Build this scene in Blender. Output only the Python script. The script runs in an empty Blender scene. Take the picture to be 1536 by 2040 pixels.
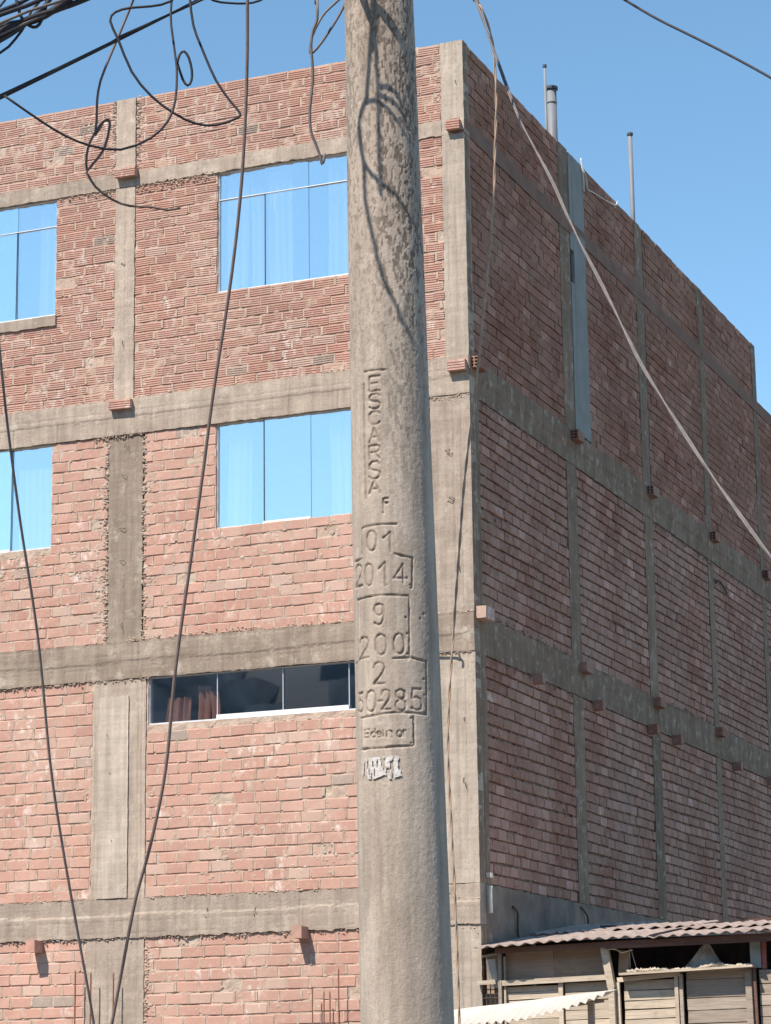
import bpy, math, random
import numpy as np
from mathutils import Vector, Matrix

random.seed(7)
rng = np.random.default_rng(7)
scene = bpy.context.scene
COL = scene.collection

# ------------------------------------------------------------------ camera, light, exposure
CAM_POS = np.array([8.558, -23.156, 1.605])
CAM_YAW, CAM_PITCH, CAM_ROLL = map(math.radians, (-22.283, 12.987, -0.756))
FOCAL_PX = 5030.3            # at a picture width of 1536

view = np.array([math.sin(CAM_YAW) * math.cos(CAM_PITCH), math.cos(CAM_YAW) * math.cos(CAM_PITCH), math.sin(CAM_PITCH)])
_r = np.array([math.cos(CAM_YAW), -math.sin(CAM_YAW), 0.0])
_u = np.cross(_r, view)
right = math.cos(CAM_ROLL) * _r + math.sin(CAM_ROLL) * _u
up = -math.sin(CAM_ROLL) * _r + math.cos(CAM_ROLL) * _u
cam_data = bpy.data.cameras.new("camera")
cam_data.sensor_fit = 'HORIZONTAL'
cam_data.sensor_width = 36.0
cam_data.lens = FOCAL_PX / 1536 * 36
cam_data.clip_start = 0.1
cam_data.clip_end = 3000
cam = bpy.data.objects.new("camera", cam_data)
COL.objects.link(cam)
cam.matrix_world = Matrix(((right[0], up[0], -view[0], CAM_POS[0]), (right[1], up[1], -view[1], CAM_POS[1]),
                           (right[2], up[2], -view[2], CAM_POS[2]), (0, 0, 0, 1)))
scene.camera = cam

SUN_EL, SUN_AZ = math.radians(53), math.radians(21)      # azimuth: left of the facade's outward direction (-y)
sun_dir = Vector((-math.sin(SUN_AZ) * math.cos(SUN_EL), -math.cos(SUN_AZ) * math.cos(SUN_EL), math.sin(SUN_EL)))
sun_data = bpy.data.lights.new("sun", 'SUN')
sun_data.energy = 4.5
sun_data.angle = math.radians(0.53)
sun_data.color = (1.0, 0.895, 0.79)
sun = bpy.data.objects.new("sun", sun_data)
COL.objects.link(sun)
sun.location = (0, -20, 40)
sun.rotation_euler = sun_dir.to_track_quat('Z', 'Y').to_euler()

world = bpy.data.worlds.new("World")
scene.world = world
world.use_nodes = True
wn = world.node_tree
sky = wn.nodes.new('ShaderNodeTexSky')
sky.sky_type = 'NISHITA'
sky.sun_disc = False
sky.sun_elevation = SUN_EL
sky.sun_rotation = math.atan2(sun_dir.x, sun_dir.y)
sky.altitude = 2500
sky.air_density = 1.0
sky.dust_density = 0.1
sky.ozone_density = 0.6
hsv = wn.nodes.new('ShaderNodeHueSaturation')
hsv.inputs['Saturation'].default_value = 1.08
hsv.inputs['Hue'].default_value = 0.485
hsv.inputs['Value'].default_value = 1.09
wn.links.new(sky.outputs[0], hsv.inputs['Color'])
wn.links.new(hsv.outputs[0], wn.nodes['Background'].inputs[0])
wn.nodes['Background'].inputs[1].default_value = 0.13

scene.view_settings.view_transform = 'Standard'
scene.view_settings.look = 'None'
scene.view_settings.exposure = 0.74
scene.view_settings.gamma = 1.0
scene.view_settings.use_curve_mapping = False


def to_pixel(P):
    d = np.asarray(P) - CAM_POS
    z = d @ view
    return 768 + FOCAL_PX * (d @ right) / z, 1020 - FOCAL_PX * (d @ up) / z


# ------------------------------------------------------------------ materials
class NT:
    """A small helper round a material's node tree."""
    def __init__(self, name):
        self.m = bpy.data.materials.new(name)
        self.m.use_nodes = True
        self.t = self.m.node_tree
        self.bsdf = self.t.nodes['Principled BSDF']
        self.out = self.t.nodes['Material Output']
        g = self.t.nodes.new('ShaderNodeNewGeometry')
        self.pos = g.outputs['Position']

    def n(self, kind, **kw):
        x = self.t.nodes.new(kind)
        for k, v in kw.items():
            setattr(x, k, v)
        return x

    def l(self, a, b):
        self.t.links.new(a, b)

    def scaled(self, sc, src=None):
        x = self.n('ShaderNodeVectorMath', operation='MULTIPLY')
        self.l(src or self.pos, x.inputs[0])
        x.inputs[1].default_value = sc
        return x.outputs[0]

    def noise(self, scale, detail=4, rough=.55, stretch=None, src=None):
        x = self.n('ShaderNodeTexNoise')
        x.inputs['Scale'].default_value = scale
        x.inputs['Detail'].default_value = detail
        x.inputs['Roughness'].default_value = rough
        s = self.scaled(stretch, src) if stretch else (src or self.pos)
        self.l(s, x.inputs['Vector'])
        return x.outputs['Fac']

    def ramp(self, fac, stops, interp='LINEAR'):
        x = self.n('ShaderNodeValToRGB')
        x.color_ramp.interpolation = interp
        el = x.color_ramp.elements
        while len(el) < len(stops):
            el.new(.5)
        for e, (p, c) in zip(el, stops):
            e.position = p
            e.color = (c, c, c, 1) if isinstance(c, (int, float)) else (*c, 1)
        self.l(fac, x.inputs[0])
        return x.outputs[0]

    def mix(self, fac, a, b, blend='MIX'):
        x = self.n('ShaderNodeMix', data_type='RGBA', blend_type=blend)
        for s, i in ((fac, 0), (a, 6), (b, 7)):
            if isinstance(s, (int, float)):
                x.inputs[i].default_value = s
            elif isinstance(s, tuple):
                x.inputs[i].default_value = (*s, 1)
            else:
                self.l(s, x.inputs[i])
        return x.outputs[2]

    def math(self, op, a, b=0.0):
        x = self.n('ShaderNodeMath', operation=op)
        for s, i in ((a, 0), (b, 1)):
            if isinstance(s, (int, float)):
                x.inputs[i].default_value = s
            else:
                self.l(s, x.inputs[i])
        return x.outputs[0]

    def attr(self, name):
        return self.n('ShaderNodeAttribute', attribute_name=name).outputs['Fac']

    def rand(self):
        return self.n('ShaderNodeObjectInfo').outputs['Random']

    def bump(self, h, dist, strength=1.0):
        x = self.n('ShaderNodeBump')
        x.inputs['Distance'].default_value = dist
        x.inputs['Strength'].default_value = strength
        self.l(h, x.inputs['Height'])
        self.l(x.outputs[0], self.bsdf.inputs['Normal'])

    def done(self, color=None, rough=.9, metal=0.0, spec=.25):
        if color is not None:
            if isinstance(color, tuple):
                self.bsdf.inputs['Base Color'].default_value = (*color, 1)
            else:
                self.l(color, self.bsdf.inputs['Base Color'])
        self.bsdf.inputs['Roughness'].default_value = rough
        self.bsdf.inputs['Metallic'].default_value = metal
        self.bsdf.inputs['Specular IOR Level'].default_value = spec
        return self.m


def brick_material():
    t = NT("fired_clay_brick")
    own = t.math('MULTIPLY', t.attr('single'), t.math('ADD', t.math('MULTIPLY', t.rand(), .78), .22))
    r = t.math('ADD', t.attr('rnd'), own)
    base = t.ramp(r, [(0, (.265, .122, .082)), (.10, (.325, .16, .11)), (.2, (.44, .235, .185)), (.32, (.48, .266, .203)), (.62, (.515, .294, .225)), (.84, (.55, .335, .264)),  # the first, dark stops stand in for shade on the side wall
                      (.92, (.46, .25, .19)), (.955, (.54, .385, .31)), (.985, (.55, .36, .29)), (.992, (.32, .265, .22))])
    fine = t.ramp(t.noise(60, 5), [(.3, .84), (.7, 1.1)])
    c = t.mix(1.0, base, fine, 'MULTIPLY')
    wash = t.ramp(t.noise(.55, 5, .65, (1, 1, .45)), [(.34, .82), (.66, 1.08)])
    c = t.mix(1.0, c, wash, 'MULTIPLY')
    dust = t.ramp(t.noise(.9, 5, .6), [(.36, 0.0), (.72, .5)])
    c = t.mix(dust, c, (.46, .345, .28))
    c = t.mix(t.ramp(t.noise(16, 5, .65), [(.52, 0.0), (.72, .6)]), c, (.50, .385, .32))
    salt_area = t.ramp(t.noise(1.7, 3, .5), [(.52, 0.0), (.62, 1.0)])
    salt = t.ramp(t.noise(13, 5, .65, (1, 1, .6)), [(.52, 0.0), (.62, 1.0)])
    salt_gate = t.ramp(r, [(.15, .15), (.30, .75)])  # less salt on the bricks darkened for shade
    c = t.mix(t.math('MULTIPLY', t.math('MULTIPLY', salt_area, salt), salt_gate), c, (.68, .60, .54))
    t.bump(t.noise(140, 5, .65), .004, .5)
    return t.done(c, .93)


def mortar_material(name="cement_mortar", lo=(.37, .28, .215), hi=(.58, .47, .38), red=(.47, .315, .24)):
    t = NT(name)
    c = t.ramp(t.noise(9, 6, .65), [(.3, lo), (.7, hi)])
    c = t.mix(t.ramp(t.noise(2.0, 4), [(.45, 0.0), (.75, .5)]), c, red)
    t.bump(t.noise(90, 6, .7), .012, .8)
    return t.done(c, .97)


def concrete_material(name, dark, light, streak=.5):
    t = NT(name)
    r = t.rand()
    c = t.ramp(t.noise(2.3, 7, .66), [(.30, dark), (.70, light)])
    st = t.ramp(t.noise(2.2, 5, .65, (6, 6, .5)), [(.35, 1.0 - .42 * streak), (.65, 1.08)])
    c = t.mix(1.0, c, st, 'MULTIPLY')
    lay = t.ramp(t.noise(2.0, 5, .65, (.5, .5, 9)), [(.38, .91), (.62, 1.04)])
    c = t.mix(1.0, c, lay, 'MULTIPLY')
    c = t.mix(t.ramp(t.noise(6, 6, .72), [(.54, 0.0), (.68, .65)]), c, (.54, .475, .395))
    c = t.mix(t.ramp(t.noise(45, 4, .7), [(.58, 0.0), (.70, .6)]), c, (.17, .14, .11))
    tone = t.ramp(r, [(0, .84), (1, 1.10)])
    c = t.mix(1.0, c, tone, 'MULTIPLY')
    h = t.math('ADD', t.noise(70, 6, .7), t.math('MULTIPLY', t.noise(9, 4, .5, (8, 8, 1)), .7))
    t.bump(h, .008, .8)
    return t.done(c, .95)


def plain_material(name, c0, c1, scale=8, rough=.85, metal=0.0, spec=.3, stretch=None, bump=0.0, bscale=60):
    t = NT(name)
    c = t.ramp(t.noise(scale, 5, .6, stretch), [(.3, c0), (.7, c1)])
    if bump:
        t.bump(t.noise(bscale, 5, .6, stretch), bump, .8)
    return t.done(c, rough, metal, spec)


def wood_material(name, c0, c1, dirt=(.16, .12, .09), amt=.5):
    t = NT(name)
    off = t.n('ShaderNodeVectorMath', operation='ADD')
    t.l(t.pos, off.inputs[0])
    comb = t.n('ShaderNodeCombineXYZ')
    rr = t.rand()
    for i, k in enumerate((17.0, 5.0, 9.0)):
        t.l(t.math('MULTIPLY', rr, k), comb.inputs[i])
    t.l(comb.outputs[0], off.inputs[1])
    p = off.outputs[0]
    grain = t.noise(14, 6, .62, (.35, 3, 4.5), p)
    c = t.ramp(grain, [(.3, c0), (.68, c1)])
    c = t.mix(1.0, c, t.ramp(rr, [(0, .84), (1, 1.1)]), 'MULTIPLY')
    c = t.mix(t.ramp(t.noise(5, 5, .65, None, p), [(.55, 0.0), (.78, amt)]), c, dirt)
    t.bump(grain, .004, .8)
    return t.done(c, .88)


def pole_material():
    t = NT("weathered_spun_concrete")
    pit, groove = t.attr('pit'), t.attr('groove')
    c = t.ramp(t.noise(5, 6, .6, (1, 1, .45)), [(.28, (.365, .305, .25)), (.72, (.485, .418, .35))])
    st = t.ramp(t.noise(9, 6, .7, (3, 3, .3)), [(.35, .72), (.62, 1.07)])
    c = t.mix(1.0, c, st, 'MULTIPLY')
    c = t.mix(t.ramp(t.noise(60, 4, .6), [(.52, 0.0), (.75, .35)]), c, (.24, .19, .15))
    c = t.mix(t.math('MULTIPLY', pit, .8), c, (.115, .09, .07))
    c = t.mix(t.math('MULTIPLY', groove, .55), c, (.22, .175, .14))
    c = t.mix(t.ramp(t.noise(150, 5, .75), [(.52, 0.0), (.70, .28)]), c, (.20, .165, .135))
    c = t.mix(t.ramp(t.noise(34, 5, .7, (1, 1, .5)), [(.55, 0.0), (.72, .45)]), c, (.56, .50, .43))
    t.bump(t.math('ADD', t.noise(260, 5, .75), t.math('MULTIPLY', t.noise(60, 4, .6), .6)), .0024, .9)
    return t.done(c, .92)


def glass_material(name, refl, gloss_col, clear_col, fres=False):
    t = NT(name)
    g = t.n('ShaderNodeBsdfGlossy')
    g.inputs['Roughness'].default_value = .015
    g.inputs['Color'].default_value = (*gloss_col, 1)
    tr = t.n('ShaderNodeBsdfTransparent')
    tr.inputs['Color'].default_value = (*clear_col, 1)
    m = t.n('ShaderNodeMixShader')
    m.inputs[0].default_value = refl
    t.l(tr.outputs[0], m.inputs[1])
    t.l(g.outputs[0], m.inputs[2])
    b = t.n('ShaderNodeBump')
    b.inputs['Distance'].default_value = .004
    b.inputs['Strength'].default_value = .12
    t.l(t.noise(1.3, 2), b.inputs['Height'])
    t.l(b.outputs[0], g.inputs['Normal'])
    t.l(m.outputs[0], t.out.inputs['Surface'])
    return t.m


def cloth_material(name, c, trans=.35):
    t = NT(name)
    d = t.n('ShaderNodeBsdfDiffuse'); d.inputs[0].default_value = (*c, 1)
    s = t.n('ShaderNodeBsdfTranslucent'); s.inputs[0].default_value = (*c, 1)
    m = t.n('ShaderNodeMixShader'); m.inputs[0].default_value = trans
    t.l(d.outputs[0], m.inputs[1]); t.l(s.outputs[0], m.inputs[2]); t.l(m.outputs[0], t.out.inputs['Surface'])
    return t.m


def film_material(name, c):
    t = NT(name)
    t.bsdf.inputs['Alpha'].default_value = .55
    t.bump(t.noise(12, 5), .02, .6)
    return t.done(t.ramp(t.noise(6, 4), [(.3, c), (.75, (.62, .62, .58))]), .3, 0, .6)


M = dict(
    brick=brick_material(),
    mortar=mortar_material(),
    shaded_mortar=mortar_material("shade_toned_mortar", (.19, .135, .105), (.33, .26, .21), (.26, .16, .12)),  # darker copy of the mortar, side wall's shade put into its colour
    shaded_concrete=concrete_material("shade_toned_concrete", (.21, .145, .10), (.305, .226, .162), .6),  # darker copy of the concrete, with the side wall's shade painted in
    concrete=concrete_material("board_formed_concrete", (.35, .283, .228), (.475, .395, .32), .5),
    plaster=plain_material("blue_grey_plaster", (.215, .225, .215), (.28, .29, .275), 4, .9, bump=.004),
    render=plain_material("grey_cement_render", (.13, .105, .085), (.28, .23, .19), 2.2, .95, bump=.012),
    pole=pole_material(),
    mirror_glass=glass_material("sky_reflecting_window_glass", .565, (1.0, 1.0, .985), (.97, 1.0, 1.0)),
    dark_glass=glass_material("clear_window_glass", .26, (.72, .86, 1.0), (.86, .90, .96)),
    alu=plain_material("bright_aluminium", (.62, .63, .64), (.74, .75, .76), 20, .45, .35, .5),
    rail=plain_material("white_coated_aluminium", (.74, .74, .73), (.80, .80, .79), 20, .5),
    brown_side_beam=plain_material("dark_brown_side_beam", (.19, .115, .088), (.26, .17, .13), 3, .97, bump=.012),  # top side beam, toned to blend with the dark side brick
    concrete_dark=concrete_material("damp_brown_concrete", (.27, .213, .165), (.39, .32, .253), .5),
    concrete_light=concrete_material("pale_board_formed_concrete", (.42, .355, .29), (.54, .465, .38), .5),
    seam=plain_material("dark_gasket_and_hole_shade", (.02, .025, .035), (.035, .04, .05), 20, .6),
    curtain=cloth_material("white_net_curtain", (.70, .70, .69), .12),
    brown_curtain=cloth_material("brown_drape", (.66, .29, .16), .2),
    room=plain_material("dim_room_wall", (.20, .22, .24), (.26, .28, .30), 2, .95),
    cable=plain_material("black_cable_sheath", (.03, .03, .036), (.05, .048, .054), 30, .65, 0, .2),
    cable_grey=plain_material("grey_cable_sheath", (.10, .088, .085), (.17, .148, .138), 40, .55, 0, .4),
    cable_tan=plain_material("sun_bleached_cable_sheath", (.34, .24, .17), (.46, .35, .26), 40, .6, 0, .4),
    cable_brown=plain_material("brown_cable_sheath", (.13, .09, .08), (.19, .14, .122), 40, .6, 0, .3),
    rust=plain_material("rusty_steel", (.17, .075, .05), (.26, .13, .09), 60, .9, bump=.002),
    wire=plain_material("oxidised_tie_wire", (.05, .04, .035), (.10, .075, .06), 60, .8),
    pipe=plain_material("grey_vent_pipe", (.15, .165, .18), (.20, .215, .23), 3, .6, 0, .4),
    pvc=plain_material("white_plastic_conduit", (.60, .56, .48), (.72, .69, .62), 10, .6),
    cap=plain_material("dark_pipe_cap", (.05, .055, .065), (.08, .085, .10), 10, .6),
    wood=wood_material("bleached_pine", (.41, .34, .255), (.56, .475, .375)),
    grey_wood=wood_material("weathered_grey_wood", (.28, .23, .185), (.41, .345, .285)),
    dark_wood=wood_material("old_brown_timber", (.11, .06, .045), (.18, .105, .08), (.25, .18, .14), .4),
    board=wood_material("dusty_fibre_board", (.29, .21, .155), (.37, .285, .22), (.42, .34, .27), .4),
    green_wood=plain_material("grey_green_painted_timber", (.24, .27, .255), (.33, .355, .335), 8, .8),
    red_wood=plain_material("red_brown_timber", (.26, .09, .07), (.36, .14, .11), 8, .85),
    fibre=plain_material("dusty_fibre_cement_sheet", (.26, .20, .17), (.43, .345, .295), 6, .95, bump=.006, bscale=50),
    zinc=plain_material("pale_corrugated_metal", (.48, .44, .38), (.55, .51, .45), 5, .65, 0, .4),
    film=film_material("dusty_plastic_film", (.36, .36, .33)),
    dark_cloth=plain_material("dark_cloth_and_added_boards", (.07, .065, .075), (.13, .12, .13), 9, .95),
    sand=plain_material("plaster_debris", (.36, .315, .25), (.50, .45, .37), 20, .95, bump=.01),
    silver=plain_material("torn_silver_paper", (.40, .37, .34), (.60, .59, .575), 40, .6, .0, .6, bump=.004),
    ground=plain_material("dusty_ground", (.11, .095, .078), (.16, .138, .112), .5, .97, bump=.02, bscale=20),
    hill=plain_material("dry_hillside", (.12, .105, .09), (.17, .15, .13), .05, .97),
    house=plain_material("hillside_house_walls", (.13, .12, .115), (.48, .43, .39), .3, .95),
)


# ------------------------------------------------------------------ mesh helpers
def link(o, parent=None):
    COL.objects.link(o)
    if parent is not None:
        o.parent = parent
    return o


def tag(o, label=None, cat=None, group=None, kind=None):
    for k, v in (('label', label), ('category', cat), ('group', group), ('kind', kind)):
        if v:
            o[k] = v
    return o


def empty(name, loc, label, cat, group=None):
    o = bpy.data.objects.new(name, None)
    o.empty_display_size = .3
    o.location = loc
    link(o)
    return tag(o, label, cat, group)


class MB:
    """Collects vertices and faces and links them as one mesh object (world coordinates)."""
    def __init__(self):
        self.V, self.Q, self.N, self.a = [], [], 0, {}

    def add(self, V, F, **attr):
        V = np.asarray(V, float).reshape(-1, 3)
        self.V.append(V)
        F = np.asarray(F, int)
        self.Q.append(F + self.N)
        for k, v in attr.items():
            self.a.setdefault(k, []).append(np.broadcast_to(np.asarray(v, float), (len(V),)))
        self.N += len(V)

    def build(self, name, mat, parent=None, smooth=False, origin=None):
        V = np.concatenate(self.V)
        o0 = np.zeros(3)
        if parent is not None:
            o0 = np.array(parent_origin(parent))
        if origin is not None:
            o0 = np.array(origin, float)
        me = bpy.data.meshes.new(name)
        me.vertices.add(len(V))
        me.vertices.foreach_set('co', (V - o0).astype(np.float32).ravel())
        loops = np.concatenate([q.ravel() for q in self.Q])
        sizes = np.concatenate([np.full(len(q), q.shape[1]) for q in self.Q])
        me.loops.add(len(loops))
        me.loops.foreach_set('vertex_index', loops.astype(np.int32))
        me.polygons.add(len(sizes))
        me.polygons.foreach_set('loop_start', np.concatenate([[0], np.cumsum(sizes)[:-1]]).astype(np.int32))
        me.polygons.foreach_set('loop_total', sizes.astype(np.int32))
        me.polygons.foreach_set('use_smooth', np.full(len(sizes), bool(smooth)))
        for k, v in self.a.items():
            at = me.attributes.new(k, 'FLOAT', 'POINT')
            at.data.foreach_set('value', np.concatenate(v).astype(np.float32))
        me.update(calc_edges=True)
        me.validate()
        me.materials.append(M[mat])
        ob = bpy.data.objects.new(name, me)
        if origin is not None:
            po = np.array(parent_origin(parent)) if parent is not None else np.zeros(3)
            ob.location = o0 - po
        return link(ob, parent)


def parent_origin(p):
    loc = np.zeros(3)
    while p is not None:
        loc = loc + np.array(p.location)
        p = p.parent
    return loc


BOXF = [(0, 3, 2, 1), (4, 5, 6, 7), (0, 1, 5, 4), (1, 2, 6, 5), (2, 3, 7, 6), (3, 0, 4, 7)]


def add_box(mb, x0, x1, y0, y1, z0, z1, jit=0.0):
    V = np.array([(x0, y0, z0), (x1, y0, z0), (x1, y1, z0), (x0, y1, z0), (x0, y0, z1), (x1, y0, z1), (x1, y1, z1), (x0, y1, z1)], float)
    if jit:
        V = V + rng.uniform(-jit, jit, V.shape)
    mb.add(V, BOXF)


def add_bar(mb, a, b, wx, wy, jit=0.0):
    """A square bar from a to b; wx is its width across, wy its depth."""
    a, b = np.array(a, float), np.array(b, float)
    d = (b - a) / np.linalg.norm(b - a)
    side = np.cross(d, (0, 1, 0)) if abs(d[1]) < .9 else np.cross(d, (1, 0, 0))
    side /= np.linalg.norm(side)
    dep = np.cross(side, d)
    V = []
    for p in (a, b):
        for sx, sy in ((-1, -1), (1, -1), (1, 1), (-1, 1)):
            V.append(p + side * sx * wx / 2 + dep * sy * wy / 2)
    V = np.array(V)
    if jit:
        V += rng.uniform(-jit, jit, V.shape)
    mb.add(V, [(0, 1, 2, 3), (4, 7, 6, 5), (0, 4, 5, 1), (1, 5, 6, 2), (2, 6, 7, 3), (3, 7, 4, 0)])


def one_box(name, mat, parent, *a, jit=0.0):
    mb = MB()
    add_box(mb, *a, jit=jit)
    return mb.build(name, mat, parent)


def spline(P, step=.03):
    """Catmull-Rom through P, resampled."""
    P = np.asarray(P, float)
    P = np.vstack([2 * P[0] - P[1], P, 2 * P[-1] - P[-2]])
    out = []
    for i in range(1, len(P) - 2):
        n = max(2, int(np.linalg.norm(P[i + 1] - P[i]) / step))
        n = min(n, 60)
        t = np.linspace(0, 1, n, endpoint=False)[:, None]
        p0, p1, p2, p3 = P[i - 1:i + 3]
        out.append(.5 * (2 * p1 + (p2 - p0) * t + (2 * p0 - 5 * p1 + 4 * p2 - p3) * t ** 2 + (3 * p1 - p0 - 3 * p2 + p3) * t ** 3))
    out.append(P[-2:-1])
    return np.vstack(out)


def add_tube(mb, P, r, n=8, wobble=0.0):
    P = np.asarray(P, float)
    r = np.broadcast_to(np.asarray(r, float), (len(P),))
    T = np.gradient(P, axis=0)
    T /= np.linalg.norm(T, axis=1)[:, None] + 1e-12
    ref = np.array((0.31, 0.77, .12)) if abs(T[0] @ (0, 1, 0)) < .8 else np.array((1.0, 0, 0.1))
    nrm = []
    cur = ref
    for t in T:
        cur = cur - t * (cur @ t)
        cur = cur / (np.linalg.norm(cur) + 1e-12)
        nrm.append(cur)
    nrm = np.array(nrm)
    bi = np.cross(T, nrm)
    a = np.linspace(0, 2 * np.pi, n, endpoint=False)
    V = P[:, None] + r[:, None, None] * (nrm[:, None] * np.cos(a)[None, :, None] + bi[:, None] * np.sin(a)[None, :, None])
    i = np.arange(len(P) - 1)[:, None] * n
    j = np.arange(n)[None]
    k = (j + 1) % n
    F = np.stack([i + j, i + k, i + n + k, i + n + j], -1).reshape(-1, 4)
    mb.add(V.reshape(-1, 3), F)
    c = len(P) * n
    mb.Q.append(np.array([list(range(n - 1, -1, -1))]) + mb.N - c)
    mb.Q.append(np.array([list(range(c - n, c))]) + mb.N - c)


def hashv(ix, iy, seed):
    h = (ix.astype(np.int64) * 374761393 + iy.astype(np.int64) * 668265263 + seed * 974711) & 0x7fffffff
    h = ((h ^ (h >> 13)) * 1274126177) & 0x7fffffff
    return ((h ^ (h >> 16)) & 0xffff) / 65535.0


def vnoise(x, y, seed=0):
    ix, iy = np.floor(x), np.floor(y)
    fx, fy = x - ix, y - iy
    fx, fy = fx * fx * (3 - 2 * fx), fy * fy * (3 - 2 * fy)
    ix, iy = ix.astype(np.int64), iy.astype(np.int64)
    a, b = hashv(ix, iy, seed), hashv(ix + 1, iy, seed)
    c, d = hashv(ix, iy + 1, seed), hashv(ix + 1, iy + 1, seed)
    return (a + (b - a) * fx) * (1 - fy) + (c + (d - c) * fx) * fy


def fbm(x, y, seed=0, oct=4, gain=.5):
    s, amp, tot = 0, 1.0, 0
    for k in range(oct):
        s = s + amp * vnoise(x * 2 ** k, y * 2 ** k, seed + 31 * k)
        tot += amp
        amp *= gain
    return s / tot - .5


def smooth(a, b, x):
    t = np.clip((x - a) / (b - a), 0, 1)
    return t * t * (3 - 2 * t)


# walls are drawn in (along, height, outwards); front wall faces -y, side wall faces +x
def front(u, w, d):
    return np.stack([u, -d, w], -1)


def side(u, w, d):
    return np.stack([d, u, w], -1)


_seed = [100]


def add_relief(mb, wall, u0, u1, w0, w1, d, res=.03, amp=.004, freq=9.0, rag=(0, 0, 0, 0), back=.10, profile=None, rfreq=14.0):
    """A slab whose face has relief and whose left, right, bottom and top edges run ragged."""
    _seed[0] += 7
    s = _seed[0]
    nu, nw = max(2, int((u1 - u0) / res) + 1), max(2, int((w1 - w0) / res) + 1)
    a, b = np.linspace(0, 1, nu), np.linspace(0, 1, nw)
    A, B = np.meshgrid(a, b)
    U, W = u0 + A * (u1 - u0), w0 + B * (w1 - w0)
    def edge(t, k):
        return 2 * fbm(t * rfreq, t * 0 + k * 3.7, s + k, 3, .7)
    lo, hi = edge(U, 1) * rag[2], edge(U, 2) * rag[3]
    le, ri = edge(W, 3) * rag[0], edge(W, 4) * rag[1]
    W = W + lo * (1 - B) + hi * B
    U = U + le * (1 - A) + ri * A
    D = d + 2 * amp * fbm(U * freq, W * freq, s, 4, .55)
    if profile is not None:
        D = D + profile(U, W)
    P = wall(U, W, D).reshape(-1, 3)
    i = (np.arange(nw - 1)[:, None] * nu + np.arange(nu - 1)[None]).ravel()
    F = np.stack([i, i + 1, i + nu + 1, i + nu], -1)
    mb.add(P, F)
    ring = np.concatenate([np.arange(nu), nu * np.arange(1, nw) + nu - 1, (nw - 1) * nu + np.arange(nu - 2, -1, -1), nu * np.arange(nw - 2, 0, -1)])
    fr = P[ring]
    bk = wall(U.ravel()[ring], W.ravel()[ring], np.full(len(ring), -back))
    n = len(ring)
    j = np.arange(n)
    k = (j + 1) % n
    mb.add(np.vstack([fr, bk]), np.stack([j, n + j, n + k, k], -1))


def add_crumbs(mb, wall, u0, u1, w, n, size=(.004, .014), dd=.012, spread=.012, flat=1.0, wspan=0.0, ok=None):
    """Lumps of mortar squeezed out along an edge."""
    u = rng.uniform(u0, u1, n)
    ww = w + rng.normal(0, spread, n) + rng.uniform(0, wspan, n)
    if ok is not None:
        keep = np.array([ok(a, b) for a, b in zip(u, ww)], bool)
        u, ww = u[keep], ww[keep]
        n = len(u)
        if n == 0:
            return
    s = rng.uniform(*size, n)
    O = np.array([(1, 0, 0), (-1, 0, 0), (0, 1, 0), (0, -1, 0), (0, 0, 1), (0, 0, -1)], float)
    F = np.array([(0, 2, 4), (2, 1, 4), (1, 3, 4), (3, 0, 4), (2, 0, 5), (1, 2, 5), (3, 1, 5), (0, 3, 5)])
    L = O[None] * s[:, None, None] * rng.uniform(.5, 1.3, (n, 6, 1)) * np.array([1.3, 1.0, .9])
    U = u[:, None] + L[..., 0]
    W = ww[:, None] + L[..., 1]
    D = dd + L[..., 2] * flat
    mb.add(wall(U, W, D).reshape(-1, 3), (F[None] + 6 * np.arange(n)[:, None, None]).reshape(-1, 3))


# ------------------------------------------------------------------ ground and far hillside
mb = MB()
g = np.linspace(-1500, 1500, 41)
X, Y = np.meshgrid(g, g)
i = (np.arange(40)[:, None] * 41 + np.arange(40)[None]).ravel()
mb.add(np.stack([X, Y, X * 0], -1), np.stack([i, i + 1, i + 42, i + 41], -1))
tag(mb.build('ground', 'ground'), kind='structure')

mb = MB()
gx, gy = np.linspace(-260, 260, 80), np.linspace(-330, -62, 40)
X, Y = np.meshgrid(gx, gy)
Z = 30 * smooth(-60, -112, Y) * (1 + .35 * fbm(X / 45, Y / 45, 5)) + 18 * smooth(-120, -300, Y) - .3
i = (np.arange(39)[:, None] * 80 + np.arange(79)[None]).ravel()
mb.add(np.stack([X, Y, Z], -1), np.stack([i, i + 1, i + 81, i + 80], -1))
tag(mb.build('hillside', 'hill', smooth=True), kind='structure')
mb = MB()
for _ in range(420):
    x, y = rng.uniform(-130, 60), rng.uniform(-114, -78)
    z = 30 * smooth(-60, -112, np.array(y)) - 1.5
    w, d, h = rng.uniform(2.5, 7), rng.uniform(3, 6), rng.uniform(2.5, 5)
    add_box(mb, x, x + w, y - d, y, z, z + h)
tag(mb.build('hillside_houses', 'house'), 'far off flat roofed houses on the dry hillside across the street', kind='stuff')

# ------------------------------------------------------------------ the brick building
B = empty('brick_building', (0, 0, 0), 'unfinished four storey red brick building with grey concrete columns and blue windows', 'building')

Z4B, Z4T, Z3B, Z3T, Z2B, Z2T, Z1B, Z1T, ZTOP = 3.20, 3.595, 5.876, 6.27, 8.525, 8.92, 11.33, 11.50, 12.36
XL = -8.2                      # where the facade ends, beyond the picture's left edge
YE = 16.0                      # how far back the side wall runs

KK, RIDGED = 0, 1
bricks = []                    # (wall, kind, u0, u1, w0, w1, d)
joints = {'front': MB(), 'side': MB()}
WALL = {'front': front, 'side': side}


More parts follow.
